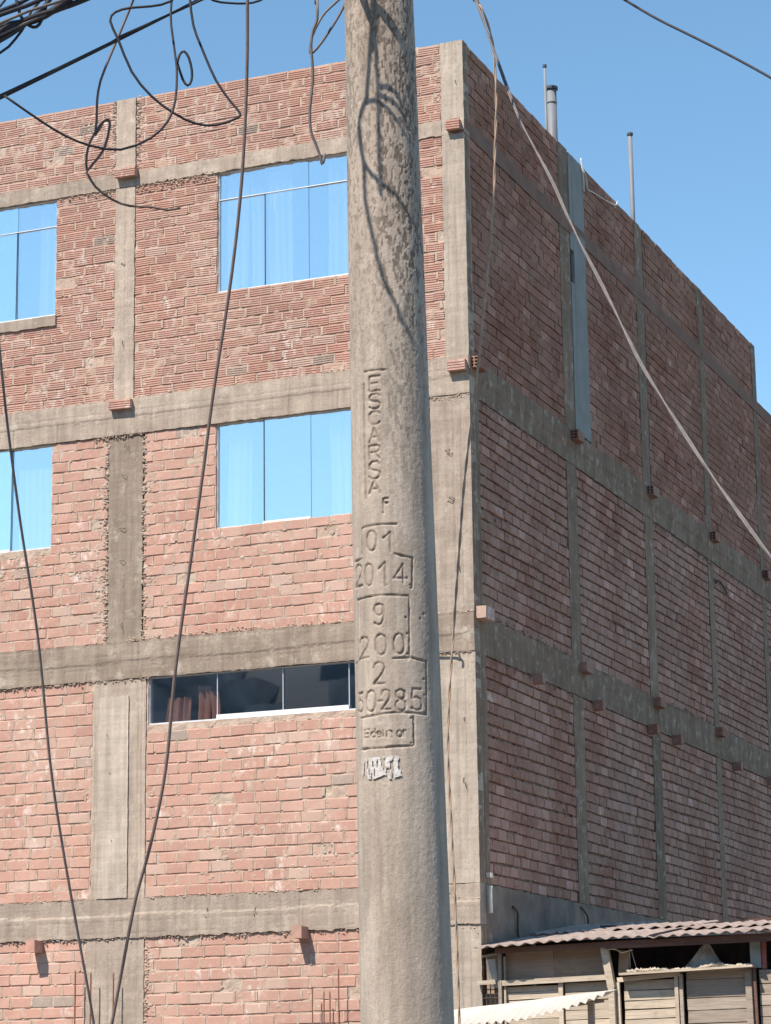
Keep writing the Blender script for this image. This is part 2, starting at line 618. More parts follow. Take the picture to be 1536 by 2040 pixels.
def fill_panel(wall, u0, u1, w0, w1, kind, holes=(), course=.112, length=.25, d0=0.0, djit=.003, recess=.007, res=.024, hj=(-.004, .004), bedr=(.008, .015)):
    n = max(1, round((w1 - w0) / course))
    ch = (w1 - w0) / n
    J = joints[wall]
    gap = .016
    for k in range(n):
        a, b = w0 + k * ch, w0 + (k + 1) * ch
        bed = rng.uniform(*bedr)
        spans = [(u0, u1)]
        for (hx0, hx1, hz0, hz1) in holes:
            if b > hz0 + .02 and a < hz1 - .02:
                new = []
                for s0, s1 in spans:
                    if hx1 <= s0 or hx0 >= s1:
                        new.append((s0, s1))
                    else:
                        if hx0 - s0 > .03: new.append((s0, hx0))
                        if s1 - hx1 > .03: new.append((hx1, s1))
                spans = new
        for s0, s1 in spans:
            x = u0 + ((k % 2) * .5 - 1) * length + rng.uniform(-.02, .02)
            if wall == 'front' and rng.random() < .15:
                x += rng.uniform(-.06, .06)
            end0, end1 = s0 + rng.uniform(0, .012), s1 - rng.uniform(0, .012)
            while x < s1:
                ln = length - gap + rng.uniform(-.012, .008)
                p, q = max(x, end0), min(x + ln, end1)
                nx = x + ln + gap + rng.uniform(-.003, .006)
                if q - p > .035:
                    dd = d0 + rng.uniform(-djit, djit)
                    if rng.random() < .012:
                        dd -= .012
                    wv = .009 * float(np.sin(p * 1.9 + w0 * 3.1 + .5 * k)) * float(np.sin((a - w0) / (w1 - w0) * np.pi))       # wavering courses
                    bricks.append((wall, kind, p, q, a + wv + bed * .5 + rng.uniform(-.002, .002), b + wv - bed * .5 + rng.uniform(-.002, .002), dd))
                    if q < end1 - .01:
                        hjd = d0 + rng.uniform(*hj)
                        t0, t1 = rng.uniform(0, .02), rng.uniform(-.004, .012)
                        kk_geometry(J, wall, np.array([[q - .004, min(nx + .004, end1), a + t0, b - t1]]), np.array([hjd]), e=.004, jit=.004)
                x = nx
    # the bed the bricks are laid in
    us = sorted({u0, u1, *[min(max(h, u0), u1) for H in holes for h in H[:2]]})
    ws = sorted({w0, w1, *[min(max(h, w0), w1) for H in holes for h in H[2:]]})
    for p, q in zip(us[:-1], us[1:]):
        for a, b in zip(ws[:-1], ws[1:]):
            c = ((p + q) / 2, (a + b) / 2)
            if any(h[0] < c[0] < h[1] and h[2] < c[1] < h[3] for h in holes):
                continue
            add_relief(J, WALL[wall], p, q, a, b, d0 - recess, res=res, amp=.011 if wall == 'front' else .006, freq=14, back=.13)


KKF = np.array([(0, 1, 2, 3), (4, 5, 1, 0), (5, 6, 2, 1), (6, 7, 3, 2), (7, 4, 0, 3), (8, 9, 5, 4), (9, 10, 6, 5), (10, 11, 7, 6), (11, 8, 4, 7)])


def kk_geometry(mb, wall, R, D, e=.006, jit=.002, rnd=None, deep=.055):
    n = len(R)
    u0, u1, w0, w1 = R.T
    U = np.stack([u0 + e, u1 - e, u1 - e, u0 + e, u0, u1, u1, u0, u0, u1, u1, u0], 1)
    W = np.stack([w0 + e, w0 + e, w1 - e, w1 - e, w0, w0, w1, w1, w0, w0, w1, w1], 1)
    dd = np.array([0] * 4 + [-e] * 4 + [-deep] * 4, float)
    Dm = D[:, None] + dd[None]
    if jit:
        U[:, :8] += rng.uniform(-jit, jit, (n, 8))
        W[:, :8] += rng.uniform(-jit, jit, (n, 8))
        Dm[:, :4] += rng.uniform(-jit, jit, (n, 4)) * .7
    F = (KKF[None] + 12 * np.arange(n)[:, None, None]).reshape(-1, 4)
    kw = {} if rnd is None else {'rnd': np.repeat(rnd, 12)}
    mb.add(WALL[wall](U, W, Dm).reshape(-1, 3), F, **kw)


def ridged_geometry(mb, wall, R, D, rnd, ridges=4, deep=.05):
    n = len(R)
    fw, fd = [0.0], [-deep]
    for k in range(ridges):
        for f, dp in ((.04, -.002), (.13, .001), (.60, .001), (.69, -.0045), (.97, -.0045)):
            fw.append((k + f) / ridges)
            fd.append(dp if not (k == ridges - 1 and f > .65) else -.001)
    fw.append(1.0); fd.append(-deep)
    fw, fd = np.array(fw), np.array(fd)
    m = len(fw)
    u0, u1, w0, w1 = R.T
    W = w0[:, None] + fw[None] * (w1 - w0)[:, None]
    W = np.concatenate([W, W], 1)
    W[:, m:] += rng.uniform(-.007, .007, (n, 1))
    U = np.concatenate([np.repeat(u0[:, None], m, 1), np.repeat(u1[:, None], m, 1)], 1)
    U += np.repeat(rng.uniform(-.006, .006, (n, 2)), m, 1) + rng.uniform(-.003, .003, U.shape)
    Dm = D[:, None] + np.concatenate([fd, fd])[None] + np.repeat(rng.uniform(-.002, .002, (n, 2)), m, 1)
    j = np.arange(m - 1)
    F = np.stack([j, m + j, m + j + 1, j + 1], -1)
    F = np.vstack([F, [(0, 1, m - 2, m - 1)], [(2 * m - 1, 2 * m - 2, m + 1, m)]])
    F = (F[None] + 2 * m * np.arange(n)[:, None, None]).reshape(-1, 4)
    mb.add(WALL[wall](U, W, Dm).reshape(-1, 3), F, rnd=np.repeat(rnd, 2 * m))


# window openings (x0, x1, z0, z1)
W4R, W3R, W2R = (-2.84, -.76, 9.97, Z1B), (-2.85, -.78, 7.385, Z2B), (-3.63, -.98, 5.375, Z3B)
W4L, W3L = (-6.85, -4.82, 9.985, Z1B), (-6.85, -4.825, 7.37, Z2B)
SILL4L = (-6.9, -4.80, 9.86, 9.985)
C4, C3, C2, C1 = (-4.075, -3.835), (-4.13, -3.715), (-4.28, -3.65), (-4.32, -3.65)

fill_panel('front', XL, C4[0], Z1T, ZTOP, RIDGED, course=.107)
fill_panel('front', C4[1], -.24, Z1T, ZTOP, RIDGED, course=.107)
fill_panel('front', XL, C4[0], Z2T, Z1B, RIDGED, [W4L, SILL4L], course=.107)
fill_panel('front', C4[1], -.24, Z2T, Z1B, RIDGED, [W4R], course=.107)
fill_panel('front', XL, C3[0], Z3T, Z2B, KK, [W3L], course=.1125)
fill_panel('front', C3[1] + .018, -.42, Z3T, Z2B, KK, [W3R], course=.1125)
fill_panel('front', XL, C2[0], Z4T, Z3B, KK, course=.1135)
fill_panel('front', C2[1], -.55, Z4T, Z3B, KK, [W2R], course=.1135)
fill_panel('front', XL, C1[0], 0, Z4B, KK, course=.1135)
fill_panel('front', C1[1], -.55, 0, Z4B, KK, course=.1135)
SIDE_COLS = [(3.10, 3.46), (6.13, 6.49), (9.06, 9.31), (12.0, 12.25), (15.7, YE)]
for z0, z1, kind, c0, ch in ((Z4T, Z3B, KK, .30, .1135), (Z3T, Z2B, KK, .25, .1125), (Z2T, Z1B, RIDGED, .12, .107), (Z1T, ZTOP, RIDGED, .12, .107)):
    edges = [c0] + [e for c in SIDE_COLS for e in c]
    for k, (p, q) in enumerate(zip(edges[0::2], edges[1::2])):
        if z0 >= Z2T - .01 and k == 1:
            p = 4.06
        if z1 == ZTOP and k == 4:
            continue
        fill_panel('side', p, q, z0, z1, kind, course=ch, d0=0, djit=.004, recess=.026, res=.05, hj=(-.012, .002), bedr=(.014, .024) if kind == KK else (.010, .018))

# bricks: the 300 that show largest are objects, the rest one mesh
areas = []
for n, b in enumerate(bricks):
    wall, kind, u0, u1, w0, w1, d = b
    if wall == 'front' and kind == KK:
        p = [to_pixel((u, 0, w)) for u in (u0, u1) for w in (w0, w1)]
        xs, ys = [q[0] for q in p], [q[1] for q in p]
        if min(xs) > 2 and max(xs) < 716 and min(ys) > 2 and max(ys) < 2036:
            areas.append(((max(xs) - min(xs)) * (p[0][1] - p[1][1]), n))
areas.sort(reverse=True)
single = {n for _, n in areas[:300]}
L0, H0 = .234, .098
variants = []
for k in range(10):
    mb = MB()
    kk_geometry(mb, 'front', np.array([[-L0 / 2, L0 / 2, -H0 / 2, H0 / 2]]), np.zeros(1), jit=.004, rnd=np.zeros(1))
    mb.a['single'] = [np.ones(mb.N)]
    o = mb.build('brick', 'brick')
    variants.append(o.data)
    bpy.data.objects.remove(o)
rest = MB()
groups = {}
for n, (wall, kind, u0, u1, w0, w1, d) in enumerate(bricks):
    if n in single:
        o = bpy.data.objects.new('brick', variants[n % 10])
        o.location = ((u0 + u1) / 2, -d, (w0 + w1) / 2)
        o.scale = ((u1 - u0) / L0, 1, (w1 - w0) / H0)
        link(o, B)
    else:
        groups.setdefault((wall, kind), []).append((u0, u1, w0, w1, d))
for (wall, kind), L in groups.items():
    L = np.array(L)
    rnd = (rng.uniform(.22, 1.0, len(L)) if wall == 'front' else rng.uniform(0, .17, len(L)))       # side wall takes the ramp's dark end: shade put into the brick colour
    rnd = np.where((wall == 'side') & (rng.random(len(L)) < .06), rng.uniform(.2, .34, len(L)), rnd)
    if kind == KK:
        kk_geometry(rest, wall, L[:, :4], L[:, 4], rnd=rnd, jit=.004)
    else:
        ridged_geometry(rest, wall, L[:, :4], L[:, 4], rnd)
tag(rest.build('brick_courses', 'brick', B), kind='stuff')
joints['front'].build('mortar_joints', 'mortar', B)
joints['side'].build('mortar_joints', 'shaded_mortar', B)

# concrete frame
def slab(name, wall, u0, u1, w0, w1, d, rag=(.004, .004, .006, .006), amp=.003, profile=None, back=.14, res=.03, mat='concrete'):
    mb = MB()
    add_relief(mb, WALL[wall], u0, u1, w0, w1, d, res, amp, 7, rag, back, profile)
    return mb.build(name, mat, B)


def step_profile(w_mid, dh, at=()):
    sd = int(w_mid * 100)
    def f(U, W):
        D = .012 * fbm(U * 1.4, W * 2.2, sd, 3) - .0025 * np.exp(-(((W - w_mid) % .125 - .0625) / .006) ** 2)
        D = D + dh * smooth(-.006, .006, W - w_mid - .006 * np.sin(U * 3.1))
        for u in at:                                     # shutter board joints
            D = D - .010 * np.exp(-((U - u - .01 * np.sin(W * 9)) / .008) ** 2)
        return D
    return f


def groove_profile(us, dep=.006, wd=.007):
    def f(U, W):
        D = 0 * U
        for u in us:
            D = D - dep * np.exp(-((U - u - .004 * np.sin(W * 2.3)) / wd) ** 2)
        return D
    return f


EDGE = .012
slab('beam', 'front', XL, EDGE, Z4B, Z4T, .022, (0, 0, .026, .014), profile=step_profile(3.43, -.012, (-5.4, -4.62, -3.7, -2.9, -1.9)), res=.022)
slab('beam', 'front', XL, EDGE, Z3B, Z3T, .020, (0, 0, .014, .024), profile=step_profile(6.06, .007, (-1.95, -4.35, -3.72)), res=.022, mat='concrete_dark')
slab('beam', 'front', XL, EDGE, Z2B, Z2T, .020, (0, 0, .010, .018), profile=step_profile(8.72, .006, (-5.3, -4.75, -3.6, -2.0, -1.45)), res=.022)
slab('beam', 'front', XL, C4[0], Z1B, Z1T, .014, (0, 0, .012, .018), amp=.004, res=.02)
slab('beam', 'front', C4[1], -.24, Z1B, Z1T, .014, (0, 0, .018, .018), amp=.005, res=.02)
for nm, w0, w1, z0, z1, d, gr in (('column', *C4, Z1T - .17, ZTOP, .016, (-3.95,)), ('column', *C4, Z2T, Z1B, .010, (-3.94, -4.02)),
                                  ('column', *C3, Z3T, Z2B, -.004, (-3.93,)), ('column', *C2, Z4T, Z3B, .006, (-4.235, -3.80, -3.73, -3.69)),
                                  ('column', *C1, 0, Z4B, .006, (-3.72, -4.2, -4.05))):
    slab(nm, 'front', w0 + .002, w1 - .002, z0 + .002, z1 - .002, d, (.008, .008, .004, .004), profile=groove_profile(gr), res=.02, mat='concrete_dark' if z0 == Z3T else 'concrete')
slab('column', 'front', XL - .01, XL + .25, 0, ZTOP - .02, .030, (.008, .008, .004, .004), res=.05)
slab('column_facing', 'front', -4.205, -3.848, Z4T + .01, 5.70, .022, (.004, .006, .006, .012), profile=groove_profile((-3.87, -4.19), .004), res=.02, mat='concrete_light')
for (c0, z0, z1, dx) in ((.24, Z1T - .17, ZTOP, .012), (.24, Z2T, Z1B, .012), (.42, Z3T, Z2B, .010), (.55, Z4T, Z3B, .010), (.55, 0, Z4B, .010)):
    mb = MB()
    add_relief(mb, front, -c0 + .002, EDGE - .001, z0 + .002, z1 - .002, dx, .02, .0035, 7, (.008, .004, .004, .004), .14, groove_profile((-.09, -.17)))
    mc = MB()
    sw = {Z1T - .17: .12, Z2T: .12, Z3T: .25, Z4T: .30, 0: .30}[z0]
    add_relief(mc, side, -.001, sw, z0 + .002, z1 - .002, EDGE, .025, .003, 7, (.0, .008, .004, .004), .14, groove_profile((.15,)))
    mc.build('column_side', 'shaded_concrete', B)  # side face gets the concrete copy darkened for shade
    mb.build('column', 'concrete' if z0 == Z3T else 'concrete_light', B)
for z0, z1, mid, dh in ((Z3B, Z3T, 6.1, .002), (Z2B, Z2T, 8.72, .012), (Z1B, Z1T, 11.42, .002)):
    slab('beam', 'side', -.012, YE, z0, z1, .010, (0, 0, .012, .016), profile=step_profile(mid, dh, (3.1, 6.4, 9.2)), res=.03, mat='shaded_concrete' if z1 != Z1T else 'brown_side_beam')
for (p, q), zs in zip(SIDE_COLS, range(5)):
    for z0, z1, nar in ((Z4T, Z3B, 0), (Z3T, Z2B, 0), (Z2T, Z1B, .12), (Z1T, ZTOP, .12)):
        if zs == 4 and z1 == ZTOP:
            continue
        q2 = q - nar if zs == 1 else q
        slab('column', 'side', p + .002, q2 - .002, z0 + .002, z1 - .002, .004, (.008, .008, .004, .004), res=.03, mat='shaded_concrete')
        if q2 != q:
            slab('mortar_fill', 'side', q2, q, z0 + .003, z1 - .003, -.006, res=.04, mat='shaded_mortar')
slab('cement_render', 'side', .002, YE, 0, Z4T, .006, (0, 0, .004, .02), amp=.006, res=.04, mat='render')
slab('plaster_strip', 'side', 3.60, 4.03, Z2T + .03, ZTOP - .02, .012, (.002, .006, .01, .004), amp=.0015, mat='plaster')
slab('plaster_strip', 'side', 3.475, 3.60, Z2T + .03, 10.75, .010, (.002, .002, .01, .004), amp=.0015, mat='plaster')
slab('plaster_strip', 'side', 3.475, 3.60, 11.15, ZTOP - .02, .010, (.002, .002, .01, .004), amp=.0015, mat='plaster')
one_box('slit_window', 'seam', B, -.05, -.03, 3.475, 3.60, 10.75, 11.15)
slab('window_sill', 'front', SILL4L[0], SILL4L[1], SILL4L[2], SILL4L[3] - .01, .022, (.004, .012, .014, .004), amp=.005, res=.02)
one_box('roof', 'render', B, XL, -.16, .16, 12.0, 11.40, 11.48)
one_box('roof', 'render', B, XL, -.16, 12.0, YE, 11.18, 11.28)
one_box('end_wall', 'mortar', B, XL, -.15, YE - .1, YE, 0, 11.3)

# rough mortar squeezed out along the concrete edges
mb, mb2 = MB(), MB()
for u0, u1, w, n, sp in ((-5.6, -1.0, 3.195, 420, .018), (-3.9, -1.2, 6.285, 260, .016), (-5.6, -3.6, 5.865, 150, .012), (-3.82, -2.86, 11.31, 170, .03),
                         (-3.7, -1.2, 8.93, 110, .010), (-4.3, -3.7, 8.51, 80, .016), (-2.1, -1.2, 6.0, 30, .05), (-.42, 0, 8.50, 46, .014), (-.5, 0, 5.87, 50, .010),
                         (-.5, 0, 6.27, 40, .010), (-.5, 0, 3.3, 70, .10), (-4.78, -4.1, 11.31, 50, .012), (-5.6, -4.3, 3.60, 60, .01), (-3.6, -1.2, 3.60, 80, .01)):
    add_crumbs(mb, front, u0, u1, w, n, spread=sp)
for u0, u1, w, n in ((.3, 3.1, 5.86, 130), (.5, 3.1, 6.29, 90), (.3, 3.0, 8.50, 70), (6.5, 9.0, 6.28, 90), (6.5, 9.3, 8.5, 110), (9.4, 12, 8.5, 60), (.3, 15, 3.6, 60)):
    add_crumbs(mb2, side, u0, u1, w, n, spread=.02, dd=.010)
for z0, z1, u in ((Z3T, Z2B, C3[1] + .02), (Z1T, ZTOP, C4[0] - .03), (Z1T, ZTOP, C4[1] + .035), (Z3T, Z2B, C3[0] - .02), (0, Z4B, C1[1] + .03)):
    n = int((z1 - z0) / .018)
    ww = rng.uniform(z0, z1, n)
    for w in ww:
        add_crumbs(mb, front, u - .02, u + .02, w, 2, (.006, .018), dd=.002)
FRONT_BRICKS = np.array([b[2:6] for b in bricks if b[0] == 'front'])


def on_brick(u, w):
    R_ = FRONT_BRICKS
    return bool(((R_[:, 0] < u) & (R_[:, 1] > u) & (R_[:, 2] - .02 < w) & (R_[:, 3] + .02 > w)).any())


# thin smears of mortar and plaster left on the brick faces
for u0, u1, w, wspan, n in ((-4.27, -4.12, Z3T, 2.2, 170), (-3.70, -3.60, Z3T, 2.2, 90), (-5.6, -4.2, 6.95, .4, 150), (-3.0, -1.3, 3.75, .5, 130), (-.33, -.22, Z1T, .85, 60),
                            (-4.16, -4.05, Z1T, .85, 70), (-3.86, -3.75, Z1T, .85, 60), (-3.5, -1.3, 7.2, .18, 40), (-3.0, -1.3, 5.27, .1, 40), (-3.62, -3.54, 0, 3.2, 120), (-5.6, -1.3, Z3T, 2.2, 200), (-5.6, -1.3, Z2T, 2.3, 160), (-5.6, -.3, Z1T, .8, 70), (-5.6, -1.3, 2.3, 3.5, 200)):
    add_crumbs(mb, front, u0, u1, w, n, (.008, .028), dd=.0, spread=.004, flat=.22, wspan=wspan, ok=on_brick)
for u0, u1, w, wspan, n in ((.4, 12, 3.7, 4.6, 420), (.4, 12, 9, 2.3, 160)):
    add_crumbs(mb2, side, u0, u1, w, n, (.01, .035), dd=.0, spread=.004, flat=.2, wspan=wspan)
tag(mb.build('mortar_crumbs', 'mortar', B), kind='stuff')
tag(mb2.build('mortar_crumbs', 'shaded_mortar', B), kind='stuff')

# bricks left standing out of the wall
def solid_brick(x0, x1, y0, y1, z0, z1, name='stub_brick', tone=.0):
    mb = MB()
    e = .006
    V = []
    for z in (z0, z1):
        for x, y in ((x0, y0), (x1, y0), (x1, y1), (x0, y1)):
            V.append((x, y, z))
    c = np.mean(V, 0)
    add_box(mb, x0, x1, y0, y1, z0, z1, jit=.004)
    n = mb.N
    mb.a['rnd'] = [np.full(n, tone)]
    return mb.build(name, 'brick', B)


def ridged_stub(x0, x1, y, z0, z1):
    """A hollow brick laid along the front wall, its ridged long face outwards."""
    mb = MB()
    add_box(mb, x0, x1, -y + .006, .02, z0 + .002, z1 - .002)
    mb.a['rnd'] = [np.full(mb.N, .3)]
    ridged_geometry(mb, 'front', np.array([[x0, x1, z0, z1]]), np.array([y]), np.array([.3]), deep=.03)
    return mb.build('stub_brick', 'brick', B)


def hollow_stub(x0, x1, y0, y1, z0, z1):
    """A six hole brick on the side wall, its open end towards the street."""
    mb = MB()
    add_box(mb, x0, x1, y0 + .05, y1, z0, z1)
    t = .012
    for k in range(3):
        x = x0 + (x1 - x0 - t) * k / 2
        add_box(mb, x, x + t, y0, y0 + .05, z0, z1)
    for k in range(4):
        z = z0 + (z1 - z0 - t) * k / 3
        for a in range(2):
            xx = x0 + (x1 - x0 - t) * a / 2 + t
            add_box(mb, xx, xx + (x1 - x0 - t) / 2 - t, y0 + .001, y0 + .05, z, z + t)
    mb.a['rnd'] = [np.full(mb.N, .02)]  # dark end of the brick ramp, painting the side wall's shade
    o = mb.build('stub_brick', 'brick', B)
    m2 = MB()
    add_box(m2, x0 + t, x1 - t, y0 + .044, y0 + .049, z0 + t, z1 - t)
    m2.build('brick_hole_shade_plate', 'seam', o)  # near-black plate paints the shade inside the holes
    return o


ridged_stub(-4.05, -3.80, .09, 11.43, 11.53)
ridged_stub(-4.09, -3.83, .09, 8.80, 8.90)
ridged_stub(-.17, -.02, .08, 11.36, 11.465)
ridged_stub(-.20, -.005, .09, 8.755, 8.865)
solid_brick(-1.92, -1.81, -.18, 0, 3.12, 3.235, tone=.26)
solid_brick(-4.93, -4.83, -.18, 0, 3.08, 3.20, tone=.26)
for y in (.03, 3.24, 6.24, 9.15, 12.0):
    hollow_stub(0.0, .105, y, y + .24, 8.80, 8.915)
solid_brick(0, .125, .02, .26, 6.205, 6.325, tone=.96)
for y in (3.33, 6.2, 9.07):
    o = solid_brick(0, .10, y, y + .24, 6.15, 6.26)  # side stubs keep the dark brick tone painted for shade
for y in (1.72, 3.80, 5.95, 7.0, 9.9, 11.75):
    solid_brick(0, .12, y, y + .10, 5.79, 5.90)

# tie wires, rods and small ironwork
def tube_part(name, mat, parent, P, r, n=6, sp=True):
    mb = MB()
    add_tube(mb, spline(P, .02) if sp else P, r, n)
    return mb.build(name, mat, parent, smooth=True)


for x, z, fl in ((-3.93, 8.08, 0), (-3.92, 7.50, 0), (-3.93, 7.15, 0), (-3.90, 8.40, 1), (-3.93, 6.45, 1), (-3.95, 10.45, 0), (-3.98, 9.55, 1),
                 (-4.06, 5.3, 1), (-4.05, 4.9, 1), (-4.03, 4.2, 1), (-.22, 7.95, 0), (-.20, 7.45, 0), (-.15, 6.75, 1), (-.10, 5.2, 1), (-.11, 4.6, 1), (-.1, 11.9, 1), (-2.93, 3.45, 1), (-2.4, 3.42, 1)):
    for k in range(rng.integers(1, 3)):
        dx, dz = rng.uniform(-.03, .03), -rng.uniform(.03, .06) * k
        w_, h_ = rng.uniform(.02, .04), rng.uniform(-.014, .012)
        if fl:
            P = [(x + dx, -.004, z + dz + w_), (x + dx + h_, -.024, z + dz), (x + dx + rng.uniform(-.01, .015), -.018, z + dz - w_)]
        else:
            P = [(x - w_ + dx, -.004, z + dz + h_), (x - .3 * w_ + dx, -.024, z + dz - h_), (x + .5 * w_ + dx, -.024, z + dz - .01), (x + w_ + dx, -.008, z + dz + rng.uniform(-.01, .014))]
        tube_part('tie_wire', 'wire', B, P, .0030, 5)
for x, z in ((-4.378, 2.883), (-4.197, 2.857), (-3.936, 2.849), (-1.725, 2.648), (-1.602, 2.596), (-1.538, 2.594), (-1.444, 2.81)):
    tube_part('reinforcing_rod', 'rust', B, [(x + rng.uniform(-.02, .02), -.12, 0), (x, -.12, 1.4), (x, -.12, z)], .0085 if x < -3 else .007)
tube_part('wire_bracket', 'cable_grey', B, [(-.45, -.03, 5.86), (-.25, -.05, 5.875), (-.16, -.06, 5.87), (-.135, -.06, 5.82), (-.14, -.05, 5.775)], .011)
tube_part('conduit', 'pvc', B, [(.055, .16, 3.57), (.055, .155, 3.45), (.055, .16, 3.31)], .021, 10)
mb = MB(); add_box(mb, .02, .075, .14, .19, 3.655, 3.70, jit=.004); mb.build('junction_box', 'pvc', B)
tube_part('roof_cable', 'pvc', B, [(.0, 4.05, 12.37), (.03, 4.1, 12.22), (.03, 4.15, 12.10), (.04, 4.35, 12.12), (.03, 4.9, 12.2), (.02, 5.3, 12.28), (.02, 5.4, 12.36)], .007)
tube_part('roof_cable', 'pvc', B, [(.02, 3.95, 12.42), (.035, 3.97, 12.2), (.03, 4.0, 12.02)], .009)
tube_part('hanging_wire', 'wire', B, [(.02, .9, 3.42), (.04, .98, 3.36), (.03, 1.0, 3.2), (.03, 1.02, 3.12)], .012)
tube_part('hanging_wire', 'wire', B, [(.02, 3.1, 3.55), (.04, 3.25, 3.46), (.03, 3.3, 3.36)], .010)
tube_part('hanging_wire', 'wire', B, [(.02, 9.35, 8.25), (.04, 9.5, 8.3), (.03, 9.9, 8.2)], .012)

# pipes on the roof
def vent(x, y, z0, z1, r, mat='pipe'):
    mb = MB(); add_tube(mb, [(x, y, z0), (x, y, (z0 + z1) / 2), (x, y, z1)], r, 20)
    o = mb.build('vent_pipe', mat, B, smooth=True)
    m2 = MB(); add_tube(m2, [(x, y, z1 - .02), (x, y, z1 + .012)], r * 1.25 + .004, 20); m2.build('pipe_cap', 'cap', o)
    if r > .04:
        m3 = MB(); add_tube(m3, [(x, y, z1 - .20), (x, y, z1 - .17)], r * 1.07, 20); m3.build('pipe_collar', mat, o, smooth=True)


vent(-.25, 3.727, 11.4, 13.27, .060)
vent(-.25, 3.50, 11.4, 13.47, .016)
vent(-.25, 6.98, 11.4, 13.86, .029)

# windows
def window(op, panes, glass, transom=None, bright=(), thick=.011, curtains=(), brown=()):
    x0, x1, z0, z1 = op
    mb = MB()
    t = thick
    add_box(mb, x0, x1, .022, .062, z0 + .001, z0 + t + .006)
    add_box(mb, x0, x1, .022, .062, z1 - t, z1 - .001)
    add_box(mb, x0 + .001, x0 + t, .024, .060, z0 + t + .006, z1 - t)
    add_box(mb, x1 - t, x1 - .001, .024, .060, z0 + t + .006, z1 - t)
    if transom:
        add_box(mb, x0 + t, x1 - t, .028, .056, transom - .004, transom + .004)
    fr = mb.build('window', 'alu', B)
    xs = [x0 + t] + list(panes) + [x1 - t]
    for k, (a, b) in enumerate(zip(xs[:-1], xs[1:])):
        yy = .040 if k == 1 else .048
        spans = [(z0 + t + .006, z1 - t)] if not transom else [(z0 + t + .006, transom - .004), (transom + .004, z1 - t)]
        for (a0, a1) in spans:
            m2 = MB()
            add_box(m2, a + .001, b - .001, yy, yy + .006, a0, a1)
            g = m2.build('pane', glass, fr, origin=((a + b) / 2, yy + .003, (a0 + a1) / 2))
            g.rotation_euler = (rng.uniform(-.004, .004), 0, rng.uniform(-.003, .003))
    for k, x in enumerate(panes):
        if k and glass == 'mirror_glass':
            continue
        m2 = MB()
        add_box(m2, x - .0035, x + .0035, .033, .039, z0 + t, (transom or z1) - t * .5)
        m2.build('mullion', 'seam' if k == 0 and glass == 'mirror_glass' else 'alu', fr)
    for a, b in bright:
        m2 = MB()
        add_box(m2, a, b, .012, .036, z0 + .003, z0 + (.056 if glass == 'dark_glass' else .034))
        m2.build('bottom_rail', 'rail', fr)
    for mats, L in (('curtain', curtains), ('brown_curtain', brown)):
        for (a, b, ca, cb, ph) in L:
            n = max(8, int((b - a) / .012))
            s = np.linspace(0, 1, n)
            zz = np.linspace(0, 1, 8)
            S, T = np.meshgrid(s, zz)
            X = a + S * (b - a) + .02 * np.sin(T * 2 + ph) * (T)
            Y = .14 + .028 * np.sin(S * (b - a) / .085 * 6.28 + ph + .8 * T) + .012 * np.sin(S * 31 + ph)
            Z = ca + T * (cb - ca)
            i = (np.arange(7)[:, None] * n + np.arange(n - 1)[None]).ravel()
            m2 = MB(); m2.add(np.stack([X, Y, Z], -1), np.stack([i, i + 1, i + n + 1, i + n], -1))
            m2.build('curtain', mats, fr, smooth=True)
    m2 = MB()
    a0, a1, b0, b1, yb = x0 - .3, x1 + .3, z0 - .5, z1 + .06, 2.6
    for c in ((a0, a1, yb, yb + .05, b0, b1), (a0 - .05, a0, .15, yb, b0, b1), (a1, a1 + .05, .15, yb, b0, b1), (a0, a1, .15, yb, b0 - .05, b0), (a0, a1, .15, yb, b1, b1 + .05)):
        add_box(m2, *c)
    m2.build('room_interior', 'room', fr)
    return fr


window(W4R, (-2.292, -1.782, -1.27), 'mirror_glass', 11.02, curtains=((-2.82, -2.55, 9.98, 11.3, 0), (-2.50, -2.34, 9.98, 11.3, 2), (-1.62, -.80, 9.98, 11.3, 1), (-2.27, -2.0, 9.98, 11.3, 4)))
window(W3R, (-2.31, -1.776, -1.28), 'mirror_glass', None, bright=((-2.31, -1.776),), curtains=((-2.80, -2.50, 7.4, 8.48, .5), (-1.6, -.85, 7.4, 8.5, 2)))
window(W4L, (-5.335, -5.85, -6.35), 'mirror_glass', 11.02, curtains=((-5.12, -4.86, 10.0, 11.3, 1), (-5.9, -5.5, 10.0, 11.3, 3)))
window(W3L, (-5.34, -5.85, -6.35), 'mirror_glass', None, bright=((-5.85, -5.34),), curtains=((-5.32, -4.86, 7.4, 8.3, 1.5), (-6.3, -5.75, 7.4, 8.5, 0)))
window(W2R, (-2.845, -2.10, -1.366), 'dark_glass', None, bright=((-2.845, -2.10), (-2.098, -1.366)),
       brown=((-3.50, -3.22, 5.38, 5.66, 0), (-3.14, -2.98, 5.38, 5.76, 1), (-2.97, -2.86, 5.38, 5.70, 2), (-1.33, -1.18, 5.38, 5.72, .4)))


# ------------------------------------------------------------------ the concrete pole
P_TOP, P_BOT = np.array([5.86683, -16.58553, 4.83299]), np.array([5.90471, -16.57014, 1.79305])
ANG0 = math.radians(-67.900)          # the angle of the side that faces the street corner


def pole_axis(z):
    t = (np.asarray(z, float) - P_BOT[2]) / (P_TOP[2] - P_BOT[2])
    return P_BOT[None] + np.outer(np.ravel(t), P_TOP - P_BOT)


def pole_radius(z):
    return .1293 - .00857 * (np.asarray(z, float) - 1.797)


def on_pole(theta, z, off=0.0):
    th, zz = np.ravel(theta), np.ravel(z)
    ax = pole_axis(zz)
    r = pole_radius(zz) + np.ravel(off)
    return np.stack([ax[:, 0] + r * np.cos(th + ANG0), ax[:, 1] + r * np.sin(th + ANG0), zz], -1)


